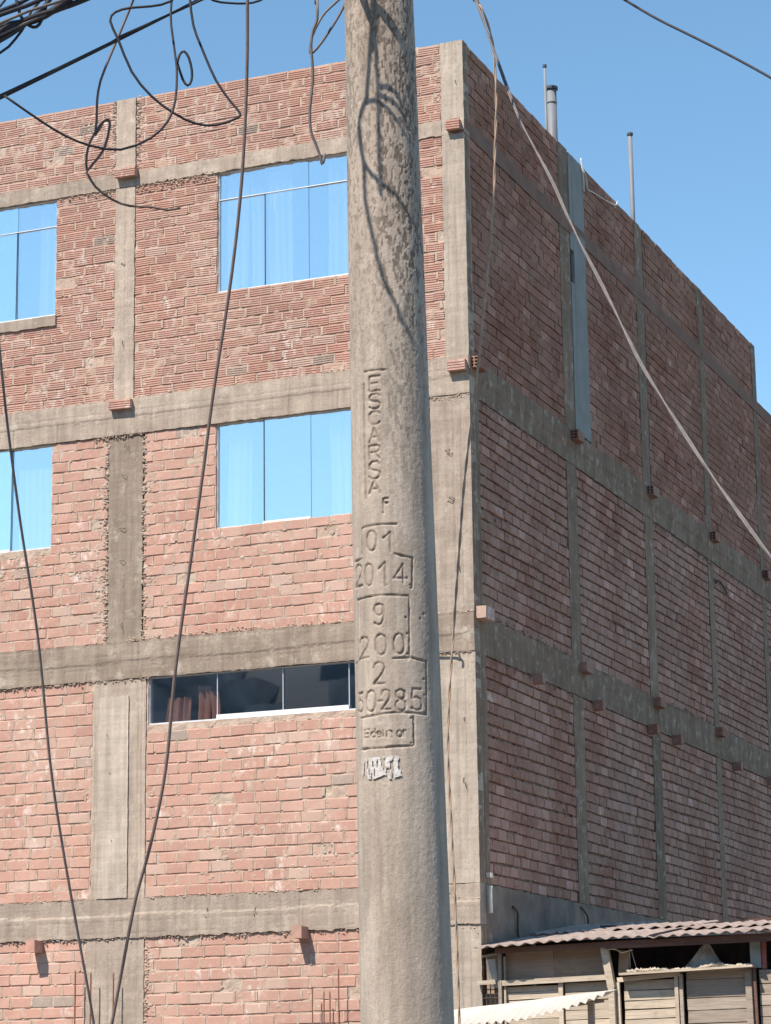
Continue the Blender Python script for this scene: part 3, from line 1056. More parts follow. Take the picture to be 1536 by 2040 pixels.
TEXT= [('E', -0.543, -0.258, 3.5756, 3.6197), ('S', -0.554, -0.27, 3.5229, 3.5669), ('C', -0.566, -0.28, 3.4762, 3.5142), ('A', -0.576, -0.291, 3.4237, 3.4645), ('R', -0.586, -0.302, 3.3744, 3.4135), ('S', -0.597, -0.313, 3.3166, 3.3657), ('A', -0.607, -0.322, 3.2734, 3.3108), ('0', -0.717, -0.446, 3.1069, 3.1654), ('1', -0.257, -0.053, 3.0997, 3.1553), ('2', -1.22, -0.899, 3.0126, 3.0741), ('0', -0.807, -0.559, 3.0068, 3.0707), ('1', -0.393, -0.192, 3.002, 3.0694), ('4', -0.03, 0.282, 3.0092, 3.0643), ('9', -0.548, -0.292, 2.8918, 2.9517), ('2', -1.058, -0.729, 2.8033, 2.863), ('0', -0.531, -0.25, 2.8055, 2.864), ('0', -0.075, 0.171, 2.8067, 2.8645), ('2', -0.599, -0.312, 2.7247, 2.785), ('5', -1.188, -0.963, 2.6524, 2.7063), ('0', -0.844, -0.556, 2.6486, 2.7075), ('-', -0.475, -0.381, 2.6681, 2.682), ('2', -0.402, -0.189, 2.6514, 2.7059), ('8', -0.081, 0.174, 2.6466, 2.7056), ('5', 0.305, 0.563, 2.6486, 2.7085), ('E', -0.935, -0.763, 2.5777, 2.5984), ('d', -0.721, -0.591, 2.5753, 2.5977), ('e', -0.549, -0.438, 2.5742, 2.5908), ('l', -0.401, -0.37, 2.5736, 2.595), ('n', -0.302, -0.167, 2.5726, 2.5906), ('o', -0.065, 0.058, 2.5725, 2.5904), ('r', 0.095, 0.16, 2.5731, 2.591)]
LINES= [[(-0.673, 3.6381), (-0.097, 3.6361)], [(-0.715, 3.6006), (-0.729, 3.4641), (-0.723, 3.2632)], [(-0.828, 3.1788), (-0.398, 3.1804), (0.066, 3.1799)], [(-0.875, 3.1769), (-0.9, 3.1027)], [(-0.001, 3.0947), (0.235, 3.0879), (0.434, 3.0835)], [(-1.231, 3.0878), (-0.885, 3.0901)], [(-0.002, 3.0929), (0.204, 3.0859), (0.438, 3.0838)], [(0.444, 3.0821), (0.402, 2.9963)], [(-1.134, 2.9739), (-0.485, 2.9766), (0.296, 2.9726)], [(-1.113, 2.9723), (-1.147, 2.8046)], [(0.325, 2.9675), (0.284, 2.7984)], [(-1.314, 2.7938), (-1.056, 2.8029)], [(-0.098, 2.7941), (0.337, 2.7958), (0.685, 2.789)], [(0.733, 2.7882), (0.683, 2.6393)], [(-1.087, 2.6352), (-0.554, 2.6364), (-0.103, 2.6418), (0.681, 2.6382)], [(0.337, 2.6316), (0.33, 2.5521)], [(-1.08, 2.5465), (-0.384, 2.5433), (0.301, 2.5479)], [(-1.068, 2.6332), (-1.069, 2.548)], [(-0.243, 3.2536), (-0.251, 3.2133)], [(-0.23, 3.2548), (-0.108, 3.2556)], [(-0.232, 3.2419), (-0.135, 3.2428)]]
DOTS= [(0.219, 2.9105), (0.236, 2.8069), (0.217, 2.7894), (0.628, 2.738), (0.631, 2.6927), (0.629, 2.644), (0.277, 2.6261), (0.259, 2.5554), (0.351, 3.0048), (0.363, 2.996), (-0.214, 3.0049), (0.185, 3.0129), (0.236, 2.8648), (0.602, 2.9098), (0.697, 2.9251), (0.042, 3.091)]
GLYPH = {
    'E': [[(1, 1), (0, 1), (0, 0), (1, 0)], [(0, .52), (.8, .52)]],
    'S': [[(1, .86), (.8, 1), (.25, 1), (0, .84), (0, .64), (.25, .54), (.75, .46), (1, .34), (1, .14), (.75, 0), (.2, 0), (0, .14)]],
    'C': [[(1, .85), (.75, 1), (.3, 1), (0, .8), (0, .2), (.3, 0), (.75, 0), (1, .15)]],
    'A': [[(0, 0), (.5, 1), (1, 0)], [(.2, .36), (.8, .36)]],
    'R': [[(0, 0), (0, 1), (.7, 1), (1, .86), (1, .66), (.7, .5), (0, .5)], [(.5, .5), (1, 0)]],
    '0': [[(.5, 1), (.2, .93), (.02, .72), (0, .5), (.02, .28), (.2, .07), (.5, 0), (.8, .07), (.98, .28), (1, .5), (.98, .72), (.8, .93), (.5, 1)]],
    '1': [[(0, .74), (.8, 1), (.8, 0)]],
    '2': [[(.02, .76), (.15, .94), (.5, 1), (.85, .92), (.98, .74), (.85, .52), (0, 0), (1, 0)]],
    '4': [[(.72, 0), (.72, 1), (0, .26), (1, .26)]],
    '5': [[(.92, 1), (.12, 1), (.05, .55), (.45, .63), (.85, .52), (1, .3), (.85, .08), (.45, 0), (0, .1)]],
    '8': [[(.5, 1), (.12, .9), (.1, .64), (.5, .53), (.88, .42), (1, .22), (.82, .03), (.5, 0), (.18, .03), (0, .22), (.12, .42), (.5, .53), (.9, .64), (.88, .9), (.5, 1)]],
    '9': [[(.95, .68), (.8, .5), (.45, .44), (.1, .55), (0, .74), (.12, .93), (.5, 1), (.88, .93), (1, .7), (.95, .3), (.75, .06), (.4, 0), (.06, .1)]],
    '-': [[(0, .5), (1, .5)]],
    'd': [[(1, 0), (1, 1)], [(1, .55), (.7, .65), (.25, .62), (0, .33), (.25, .03), (.7, 0), (1, .12)]],
    'e': [[(0, .5), (1, .5), (.9, .85), (.5, 1), (.1, .8), (0, .45), (.15, .1), (.55, 0), (.95, .15)]],
    'l': [[(.5, 0), (.5, 1)]],
    'n': [[(0, 0), (0, 1)], [(0, .75), (.4, 1), (.8, .95), (1, .7), (1, 0)]],
    'o': [[(.5, 1), (.12, .85), (0, .5), (.12, .15), (.5, 0), (.88, .15), (1, .5), (.88, .85), (.5, 1)]],
    'r': [[(0, 0), (0, 1)], [(0, .65), (.4, .95), (1, 1)]],
}
segs = []                              # ((theta, z), (theta, z), half width, depth)
for c, t0, t1, z0, z1 in TEXT:
    small = z1 - z0 < .03 and c != '-'
    for line in GLYPH[c]:
        for a, b in zip(line[:-1], line[1:]):
            segs.append(((t0 + a[0] * (t1 - t0), z0 + a[1] * (z1 - z0)), (t0 + b[0] * (t1 - t0), z0 + b[1] * (z1 - z0)), .0021 if small else .0036, .0046))
for line in LINES:
    for a, b in zip(line[:-1], line[1:]):
        segs.append((a, b, .0032, .0050))
for a in DOTS:
    segs.append((a, (a[0] + .01, a[1]), .0034, .005))

th = np.concatenate([np.arange(-1.75, 1.75, .0185), np.linspace(1.78, 2 * np.pi - 1.78, 28)])
zz = np.concatenate([np.linspace(0, 1.70, 14)[:-1], np.arange(1.70, 4.95, .0027), np.linspace(4.98, 7.8, 24)])
TH, ZZ = np.meshgrid(th, zz)
R = pole_radius(ZZ)
S = TH * .12
off = .0009 * 2 * fbm(S * 30, ZZ * 6, 3, 4) + .0006 * 2 * fbm(S * 190, ZZ * 120, 4, 3)
# seam of the casting mould: a low step that runs up the shaft
seam = np.interp(ZZ, [1.7, 2.5, 2.8, 3.25, 3.63, 4.15, 4.7, 8], [-.17, -.168, -.143, -.10, -.078, -.135, -.127, -.12])
off += .0020 * (1 - smooth(-.06, .09, TH - seam + .10 * fbm(ZZ * 9, ZZ * 0, 77))) * smooth(2.3, 3.2, ZZ)
# weathered pits, more of them high up
zone = smooth(3.2, 4.2, ZZ) * (.55 + .45 * smooth(-.35, .15, TH))
zone = np.clip(zone + .35 * np.exp(-((ZZ - 3.45) / .22) ** 2) * np.exp(-((TH - .25) / .35) ** 2), 0, 1)
n1 = vnoise(S * 120 + 2 * fbm(S * 30, ZZ * 16, 8), ZZ * 52, 11) * .6 + vnoise(S * 260, ZZ * 130, 12) * .4
n2 = fbm(S * 12, ZZ * 4, 13, 3) + .5
pit = smooth(.53, .66, n1 + .40 * (n2 - .5)) * np.clip(zone * 1.15, 0, 1)
pit_small = smooth(.86, .93, vnoise(S * 110, ZZ * 100, 21)) * .6
pit = np.maximum(pit, pit_small * (.25 + .75 * zone))
off -= .0010 * pit
off += .0003 * zone * 2 * fbm(S * 90, ZZ * 36, 17, 3)
groove = np.zeros_like(off)
for a, b, hw, dep in segs:
    wob = 1.0
    cth, cz = (min(a[0], b[0]) - .06, max(a[0], b[0]) + .06), (min(a[1], b[1]) - .01, max(a[1], b[1]) + .01)
    r0, r1 = np.searchsorted(zz, cz[0]), np.searchsorted(zz, cz[1])
    c0, c1 = np.searchsorted(th, cth[0]), np.searchsorted(th, cth[1])
    if r1 <= r0 or c1 <= c0:
        continue
    s, z = S[r0:r1, c0:c1], ZZ[r0:r1, c0:c1]
    ax, az, bx, bz = a[0] * .12, a[1], b[0] * .12, b[1]
    L2 = (bx - ax) ** 2 + (bz - az) ** 2 + 1e-9
    t = np.clip(((s - ax) * (bx - ax) + (z - az) * (bz - az)) / L2, 0, 1)
    wn_ = .0012 * (vnoise(s * 90, z * 90, 33) - .5) * 2
    d = np.hypot(s - ax - t * (bx - ax), z - az - t * (bz - az)) + wn_
    gsec = (1 - smooth(hw * .35, hw * 1.25, d)) * (dep / .0042)
    groove[r0:r1, c0:c1] = np.maximum(groove[r0:r1, c0:c1], gsec)
off -= .0036 * groove * (.55 + .9 * vnoise(S * 60, ZZ * 60, 91))
V = on_pole(TH, ZZ, off)
m, n = len(zz), len(th)
i = np.arange(m - 1)[:, None] * n
j = np.arange(n)[None]
k = (j + 1) % n
F = np.stack([i + j, i + k, i + n + k, i + n + j], -1).reshape(-1, 4)
POLE = empty('utility_pole', tuple(pole_axis(0)[0]), 'round weathered concrete utility pole with engraved letters and numbers standing in front of the building', 'utility pole')
mb = MB()
mb.add(V, F, pit=np.clip(pit, 0, 1).ravel(), groove=np.clip(groove, 0, 1).ravel())
mb.Q.append(np.array([[(m - 1) * n + q for q in range(n)]]))
mb.build('shaft', 'pole', POLE, smooth=True)
# torn paper left on the shaft
mb = MB()
for t0, t1, z0, z1, sd in ((-.90, .03, 2.455, 2.522, 1), (-.99, -.93, 2.47, 2.515, 2)):
    nt, nz = 40, 26
    a, b = np.meshgrid(np.linspace(0, 1, nt), np.linspace(0, 1, nz))
    lo = .26 * (vnoise(a * 7, a * 0 + sd, 41)) ** 1.4
    hi = .16 * (vnoise(a * 6, a * 0 + sd, 42)) ** 1.6
    le = .06 * vnoise(b * 6, b * 0 + sd, 43)
    T = t0 + (le + a * (1 - le - .05 * vnoise(b * 7, b * 0, 44))) * (t1 - t0)
    Zq = z0 + (lo + b * (1 - lo - hi)) * (z1 - z0)
    P = on_pole(T, Zq, .0042 + .0016 * fbm(T * 9, Zq * 120, 45))
    i = (np.arange(nz - 1)[:, None] * nt + np.arange(nt - 1)[None]).ravel()
    q = np.stack([i, i + 1, i + nt + 1, i + nt], -1)
    keep = vnoise(T.ravel()[i] * 26, Zq.ravel()[i] * 38, 46 + sd) * .7 + vnoise(T.ravel()[i] * 60, Zq.ravel()[i] * 60, 47) * .3 < .56
    mb.add(P, q[keep])
mb.build('torn_sticker', 'silver', POLE)
# the steel band and hooks higher up that carry the cables
mb = MB()
t = np.linspace(0, 2 * np.pi, 41)
for z in (5.9, 6.6):
    add_tube(mb, on_pole(t, t * 0 + z, .006), .012, 6)
mb.build('clamp_band', 'wire', POLE)

# ------------------------------------------------------------------ cables
CAB={
'C1':[(5.466,-16.653,5.435),(5.441,-16.608,5.155),(5.419,-16.571,4.922),(5.403,-16.54,4.737),(5.381,-16.509,4.536),(5.348,-16.477,4.305),(5.299,-16.446,4.044),(5.227,-16.413,3.723),(5.181,-16.387,3.495),(5.134,-16.362,3.267),(5.055,-16.321,2.889),(5.003,-16.282,2.587),(4.944,-16.264,2.362),(4.889,-16.255,2.197),(4.839,-16.239,2.003),(4.779,-16.218,1.765)],
'C2':[(4.679,-16.854,4.12),(4.676,-16.763,3.811),(4.672,-16.703,3.604),(4.673,-16.619,3.323),(4.68,-16.513,2.982),(4.671,-16.409,2.608),(4.676,-16.332,2.354),(4.687,-16.25,2.099),(4.698,-16.184,1.888),(4.7,-16.147,1.767)],
'C4a':[(4.64,-16.996,4.521),(4.737,-16.882,4.609),(4.971,-16.623,4.841),(4.991,-16.601,4.866),(5.179,-16.415,5.031),(5.328,-16.276,5.167)],
'C4b':[(4.63,-16.979,4.508),(4.721,-16.871,4.602),(4.965,-16.602,4.849),(5.17,-16.397,5.046),(5.319,-16.258,5.187)],
'C5':[(4.764,-16.919,4.586),(4.846,-16.839,4.52),(4.903,-16.785,4.481),(4.962,-16.733,4.458),(5.034,-16.672,4.455),(5.106,-16.611,4.503),(5.147,-16.573,4.568),(5.16,-16.552,4.64),(5.157,-16.536,4.731),(5.15,-16.53,4.785),(5.133,-16.521,4.876),(5.122,-16.513,4.95),(5.119,-16.491,5.08)],
'C5loop':[(5.153,-16.529,4.771),(5.16,-16.523,4.806),(5.172,-16.515,4.817),(5.184,-16.507,4.796),(5.191,-16.5,4.756),(5.189,-16.498,4.723),(5.178,-16.502,4.706),(5.163,-16.507,4.727),(5.148,-16.511,4.776),(5.143,-16.512,4.797)],
'C6':[(5.146,-16.477,5.29),(5.169,-16.479,5.076),(5.174,-16.481,5.005),(5.186,-16.481,4.917),(5.21,-16.474,4.844),(5.256,-16.46,4.726),(5.301,-16.444,4.652),(5.328,-16.434,4.612),(5.317,-16.441,4.595),(5.263,-16.473,4.57),(5.208,-16.504,4.573),(5.148,-16.541,4.605),(5.088,-16.579,4.659),(5.038,-16.613,4.734),(5.003,-16.64,4.839),(4.983,-16.656,4.897),(4.998,-16.65,4.927),(5.041,-16.63,4.942),(5.099,-16.604,4.947),(5.156,-16.579,4.964),(5.2,-16.562,5.018)],
'C7':[(5.027,-16.539,5.094),(5.004,-16.545,5.01),(4.971,-16.556,4.917),(4.937,-16.567,4.825),(4.908,-16.577,4.741),(4.897,-16.578,4.675),(4.894,-16.574,4.609),(4.89,-16.573,4.56),(4.909,-16.559,4.607),(4.923,-16.549,4.617),(4.925,-16.546,4.594),(4.91,-16.549,4.523),(4.878,-16.562,4.473),(4.86,-16.571,4.451),(4.857,-16.569,4.499),(4.865,-16.56,4.551),(4.89,-16.542,4.608),(4.907,-16.531,4.623),(4.915,-16.525,4.607),(4.896,-16.53,4.527),(4.861,-16.544,4.474),(4.847,-16.55,4.454),(4.851,-16.547,4.444),(4.87,-16.533,4.406),(4.913,-16.504,4.367),(4.961,-16.473,4.348),(5.017,-16.438,4.348),(5.064,-16.409,4.34),(5.097,-16.39,4.349)],
'C8':[(5.632,-16.522,5.003),(5.631,-16.515,4.906),(5.628,-16.511,4.841),(5.615,-16.514,4.809),(5.608,-16.513,4.761),(5.609,-16.509,4.721),(5.609,-16.503,4.649),(5.597,-16.501,4.553),(5.598,-16.495,4.486),(5.609,-16.487,4.45),(5.62,-16.478,4.41),(5.625,-16.474,4.383),(5.63,-16.47,4.398),(5.631,-16.468,4.418)],
'C8b':[(5.72,-16.452,4.958),(5.693,-16.454,4.896),(5.662,-16.459,4.843),(5.623,-16.467,4.785),(5.595,-16.473,4.754),(5.587,-16.475,4.763),(5.592,-16.467,4.812),(5.608,-16.454,4.86),(5.626,-16.441,4.897),(5.658,-16.42,4.937),(5.689,-16.4,4.977)],
'C9':[(5.235,-16.544,4.998),(5.268,-16.503,4.977),(5.302,-16.465,4.978),(5.343,-16.421,4.987),(5.372,-16.39,5.003),(5.407,-16.35,5.04)],
'C10':[(6.082,-16.395,4.972),(6.119,-16.434,4.865),(6.159,-16.474,4.76),(6.212,-16.525,4.625),(6.268,-16.581,4.483),(6.323,-16.633,4.352),(6.38,-16.676,4.243),(6.448,-16.73,4.112),(6.507,-16.785,3.984),(6.564,-16.836,3.868),(6.638,-16.901,3.726),(6.71,-16.969,3.584),(6.781,-17.037,3.446),(6.881,-17.123,3.281),(6.976,-17.206,3.13),(7.083,-17.299,2.972),(7.18,-17.385,2.834),(7.299,-17.494,2.673)],
'C11':[(6.079,-16.343,4.961),(6.099,-16.326,4.881),(6.124,-16.306,4.785),(6.129,-16.294,4.689),(6.127,-16.282,4.578),(6.116,-16.271,4.437),(6.103,-16.258,4.28),(6.081,-16.246,4.109),(6.053,-16.235,3.924),(6.03,-16.226,3.77),(6.002,-16.217,3.602),(5.969,-16.206,3.404),(5.944,-16.193,3.208),(5.918,-16.178,2.997),(5.891,-16.162,2.773),(5.877,-16.146,2.595),(5.874,-16.121,2.373),(5.872,-16.097,2.168),(5.869,-16.079,2.007),(5.861,-16.05,1.746)],
'C12':[(6.227,-15.503,5.28),(6.332,-15.537,5.182),(6.454,-15.578,5.074),(6.573,-15.619,4.979),(6.708,-15.668,4.869),(6.859,-15.73,4.738),(7.037,-15.811,4.571)],
'B1':[(4.674,-16.975,4.76),(4.735,-16.902,4.809),(4.796,-16.828,4.871),(4.882,-16.73,4.939),(4.981,-16.62,5.034)],
'B2':[(4.663,-16.958,4.744),(4.721,-16.879,4.807),(4.79,-16.787,4.885),(4.872,-16.682,4.969),(4.957,-16.577,5.066)],
'B3':[(4.7,-17.018,4.771),(4.745,-16.922,4.852),(4.787,-16.843,4.906),(4.829,-16.764,4.968)],
'B4':[(4.647,-16.933,4.769),(4.716,-16.873,4.837),(4.776,-16.824,4.861),(4.825,-16.785,4.893),(4.896,-16.725,4.975)],
'B5':[(4.675,-16.974,4.708),(4.735,-16.901,4.779),(4.775,-16.851,4.833),(4.825,-16.786,4.926),(4.842,-16.756,4.986)],
'B6':[(4.683,-16.993,4.809),(4.732,-16.901,4.876),(4.766,-16.84,4.922),(4.795,-16.784,4.975)],
'B7':[(4.675,-16.974,4.695),(4.729,-16.89,4.743),(4.753,-16.843,4.802),(4.768,-16.803,4.869),(4.771,-16.78,4.918),(4.797,-16.725,4.999)],
'B8':[(4.698,-16.96,4.828),(4.714,-16.872,4.908),(4.715,-16.832,4.958)],
'B9':[(4.761,-16.862,4.943),(4.769,-16.842,4.88),(4.782,-16.827,4.857),(4.798,-16.811,4.847),(4.812,-16.798,4.86),(4.822,-16.781,4.912),(4.82,-16.77,4.976)],
}

CAST = {  # unseen loops, traced back along the sun from shadows on the shaft
 'A': [(5.718, -17.146, 5.423), (5.711, -17.148, 5.371), (5.701, -17.15, 5.272), (5.691, -17.15, 5.133), (5.67, -17.148, 5.092), (5.661, -17.145, 5.045), (5.67, -17.148, 4.963), (5.69, -17.151, 4.907), (5.727, -17.147, 4.861), (5.777, -17.118, 4.811)],
 'B': [(5.711, -17.168, 5.441), (5.71, -17.169, 5.356), (5.712, -17.169, 5.277), (5.716, -17.169, 5.171), (5.717, -17.169, 5.049), (5.719, -17.169, 4.945), (5.72, -17.17, 4.858)],
 'C': [(5.795, -16.857, 5.031), (5.827, -16.874, 5.031), (5.848, -16.88, 5.022), (5.863, -16.88, 5.014), (5.867, -16.881, 5.003)],
 'D': [(5.71, -17.059, 4.98), (5.723, -17.06, 4.986), (5.754, -17.058, 4.989), (5.782, -17.047, 4.969), (5.806, -17.029, 4.933), (5.822, -17.009, 4.896)],
 'E': [(5.769, -17.033, 4.976), (5.793, -17.022, 4.966), (5.815, -17.006, 4.947), (5.831, -16.985, 4.914)],
 'F': [(5.774, -17.022, 4.985), (5.798, -17.011, 4.988), (5.819, -16.994, 4.97), (5.833, -16.977, 4.932)],
 'G': [(5.726, -17.108, 5.315), (5.705, -17.14, 5.259), (5.683, -17.17, 5.161), (5.651, -17.197, 5.159), (5.633, -17.225, 5.154), (5.632, -17.258, 5.11), (5.627, -17.288, 5.081), (5.617, -17.318, 5.054), (5.632, -17.35, 4.965), (5.648, -17.374, 4.882), (5.68, -17.38, 4.819), (5.7, -17.366, 4.771)],
}
def reach(P, q, sag=.25):
    """carry a cable on from its last point to q, first along its own direction"""
    A_ = [np.array(p) for p in P]
    d = A_[-1] - A_[-2]
    q = np.array(q, float)
    L = np.linalg.norm(q - A_[-1])
    n = max(3, int(L / np.linalg.norm(d)))
    n = min(n, 60)
    out = list(P)
    for k in range(1, n + 1):
        t = k / n
        h = (A_[-1] + d * k) * (1 - t) ** 3 + (A_[-1] * (1 - t) + q * t + np.array((0, 0, -sag * 4 * t * (1 - t)))) * (1 - (1 - t) ** 3)
        out.append(tuple(h))
    return out


def onward(P, dist):
    """carry a cable straight on past its last point"""
    A_ = [np.array(p) for p in P]
    d = A_[-1] - A_[-2]
    n = min(60, max(2, int(dist / np.linalg.norm(d))))
    return list(P) + [tuple(A_[-1] + d * k + np.array((0, 0, .0004)) * k * k) for k in range(1, n + 1)]


for q in ('B1', 'B2', 'B3', 'B4', 'B5', 'B6', 'C4a', 'C4b'):
    CAB[q] = reach(onward(CAB[q][::-1], 6)[::-1], on_pole(-1.6, 6.62, .05)[0], .1)
CAB['C12'] = onward(reach(CAB['C12'][::-1], on_pole(1.4, 7.1, .02)[0], .1)[::-1], 8)
CAB['C10'] = onward(CAB['C10'], 3)
CAB['C2'] = reach(CAB['C2'][::-1], min(CAB['B1'], key=lambda p: abs(p[0] - CAB['C2'][0][0] + 1.2)), .0)[::-1]


def cable(name, label, mat, strands, cat='cable', group=None, n=8):
    mb = MB()
    for P, r in strands:
        add_tube(mb, spline(P, .04), r, n)
    o = mb.build(name, mat, None, smooth=True)
    return tag(o, label, cat, group)


def twisted(P, r, pitch):
    S_ = spline(P, .008)
    s = np.concatenate([[0], np.cumsum(np.linalg.norm(np.diff(S_, axis=0), axis=1))])
    T = np.gradient(S_, axis=0); T /= np.linalg.norm(T, axis=1)[:, None]
    a = np.cross(T, (.3, .9, .1)); a /= np.linalg.norm(a, axis=1)[:, None]
    b = np.cross(T, a)
    ph = s / pitch * 2 * np.pi + .8 * np.sin(s * 2.1)
    o = (a * np.cos(ph)[:, None] + b * np.sin(ph)[:, None]) * r
    return S_ + o, S_ - o


TOPJ = tuple(on_pole(-1.2, 6.55, .03)[0])
cable('hanging_cable', 'thick dark cable hanging from the top across the brick wall, left of the pole', 'cable_brown',
      [([TOPJ, *CAB['C1']], .0051)])
cable('slanting_cable', 'long grey brown cable slanting down along the left edge of the brick wall', 'cable_grey', [(CAB['C2'], .0044)])
cable('paired_cable', 'two straight dark cables running side by side up to the right across the sky', 'cable', [(CAB['C4a'], .0040), (CAB['C4b'], .0044)])
cable('looping_cable', 'dark cable sagging in a wide bow with one small ring on its right side', 'cable', [(CAB['C5'], .0039), (CAB['C5loop'], .0042)])
cable('curled_cable', 'dark cable folded into a crossing loop that comes to a point on the brick parapet', 'cable',
      [(CAB['C6'], .0041)])
cable('coiled_cable', 'dark cable wound into a narrow coil with a loose end curving over the bricks', 'cable_brown', [(CAB['C7'], .0040)])
cable('hooked_wire', 'thin grey wire beside the pole ending in a small hook over the blue window', 'cable_grey',
      [([tuple(on_pole(-1.3, 6.0, .03)[0]), *CAB['C8']], .0044), (CAB['C8b'], .0040)])
SUNV = np.array(sun_dir)
PERP = np.array((.933, -.358, 0))


def lead_in(p, z):
    """down from the bracket on the pole to the first point of a hanging loop"""
    q = np.array(p, float)
    return [tuple(on_pole(-1.0, z, .03)[0]), (q[0], q[1], z + .05), (q[0], q[1], (q[2] + z) / 2)]


def lead_out(p, z, side_=.3):
    """from the last point of a loop outwards and back up to the bracket"""
    q = np.array(p, float)
    a_ = q + SUNV * .12 + PERP * side_ * .5
    b_ = q + PERP * side_ + np.array((0, 0, .5))
    return [tuple(a_), tuple(b_), (b_[0], b_[1], z - .2), tuple(on_pole(.4, z, .03)[0])]


cable('shadow_cable_loops', 'dark cable loops out of view on the pole, shaped to throw curved shadows on the shaft', 'cable',
      [(lead_in(CAST['A'][0], 6.75) + CAST['A'] + lead_out(CAST['A'][-1], 6.7), .0056),
       (lead_in(CAST['B'][0], 6.85) + CAST['B'], .0046),
       (lead_in(CAST['G'][0], 6.95) + CAST['G'] + lead_out(CAST['G'][-1], 6.8), .0060),
       (CAST['D'] + lead_out(CAST['D'][-1], 6.4), .0052), (CAST['E'] + lead_out(CAST['E'][-1], 6.45), .0052), (CAST['F'] + lead_out(CAST['F'][-1], 6.5), .0052),
       ([tuple(on_pole(-1.2, 5.75, .01)[0]), *CAST['C'], tuple(np.array(CAST['C'][-1]) + PERP * .25), tuple(on_pole(.6, 5.85, .02)[0])], .013)])
cable('sagging_wire', 'short dark wire sagging along the very top of the sky left of the pole', 'cable', [(CAB['C9'], .0036)])
cable('power_cable', 'single dark cable crossing the upper right corner of the sky', 'cable', [(CAB['C12'], .0046)])
ta, tb = twisted([tuple(on_pole(.9, 5.9, .02)[0])] + CAB['C10'], .0024, .8)
cable('service_cable', 'twisted grey service cable running diagonally down across the shaded side wall', 'cable_grey', [(ta[::3], .0031), (tb[::3], .0029)], n=6)
ta, tb = twisted([tuple(on_pole(.7, 5.9, .02)[0])] + CAB['C11'], .0021, .16)
cable('drop_wire', 'thin tan drop wire hanging down along the corner column right of the pole', 'cable_tan', [(ta[::4], .0026), (tb[::4], .0026)], n=6)
cable('cable_bundle', 'thick bundle of many dark and grey cables in the upper left corner', 'cable', [(CAB['B1'], .009), (CAB['B2'], .008), (CAB['B3'], .007), (CAB['B4'], .012), (CAB['B5'], .008), (CAB['B6'], .007)])
cable('bundled_strand', 'pale grey cable strand lying along the front of the dark cable bundle', 'cable_grey', [([tuple(np.array(p) + (.012, -.035, .006)) for p in CAB['B1']], .0048), ([tuple(np.array(p) + (.012, -.04, -.022)) for p in CAB['B2']], .0046)])
cable('loose_loop', 'dark cable end curling below the bundle in the upper left corner', 'cable', [(CAB['B9'], .0052)])
cable('sloping_strand', 'dark cable dropping steeply out of the bundle towards the left edge', 'cable', [(CAB['B7'], .0042), (CAB['B8'], .004)])

# ------------------------------------------------------------------ the shack at the foot of the side wall
SH = empty('wooden_shack', (.1, 0, 0), 'low wooden shack with a corrugated roof leaning against the side wall of the brick building', 'shack')


def corrugated(name, mat, parent, o, ud, vd, pitch, amp, nu_per=8, nv=6, thick=.006, sag=0.0, rag=.0, seed=1, teeth=False, base=None):
    """A corrugated sheet from corner o along ud (across the waves) and vd (along them)."""
    o, ud, vd = (np.array(v, float) for v in (o, ud, vd))
    L = np.linalg.norm(ud)
    nu = int(L / pitch * nu_per) + 1
    a, b = np.meshgrid(np.linspace(0, 1, nu), np.linspace(0, 1, nv))
    nrm = np.cross(ud, vd); nrm /= np.linalg.norm(nrm)
    if nrm[2] < 0:
        nrm = -nrm
    ph = a * L / pitch * 2 * np.pi + seed
    wave = np.sin(ph) if not teeth else (2 / np.pi * np.arcsin(np.sin(ph)) * (1 - b) ** .7)
    h = amp * wave + .010 * (vnoise(a * 6, b * 2, seed + 50) - .5) - sag * np.sin(a * np.pi)
    bb = b + rag * (vnoise(a * 9, a * 0, seed + 60) - .5) * (1 - b)
    P = o + a[..., None] * ud + bb[..., None] * vd + h[..., None] * nrm
    if base is not None:
        P = base(a, b) + h[..., None] * nrm
    i = (np.arange(nv - 1)[:, None] * nu + np.arange(nu - 1)[None]).ravel()
    F = np.stack([i, i + 1, i + nu + 1, i + nu], -1)
    N = nu * nv
    top, bot = P.reshape(-1, 3), (P - thick * nrm).reshape(-1, 3)
    ring = np.concatenate([np.arange(nu), nu * np.arange(1, nv) + nu - 1, (nv - 1) * nu + np.arange(nu - 2, -1, -1), nu * np.arange(nv - 2, 0, -1)])
    r2 = np.roll(ring, -1)
    mb = MB()
    mb.add(np.vstack([top, bot]), np.vstack([F, F[:, ::-1] + N, np.stack([ring, ring + N, r2 + N, r2], -1)]))
    return mb.build(name, mat, parent)


# eave: height along x
def eave_z(x):
    return np.interp(x, [0, .4, .86, 1.4, 1.8, 2.2, 2.92, 4.3], [2.955, 2.985, 2.995, 3.022, 3.005, 3.010, 3.025, 3.06])


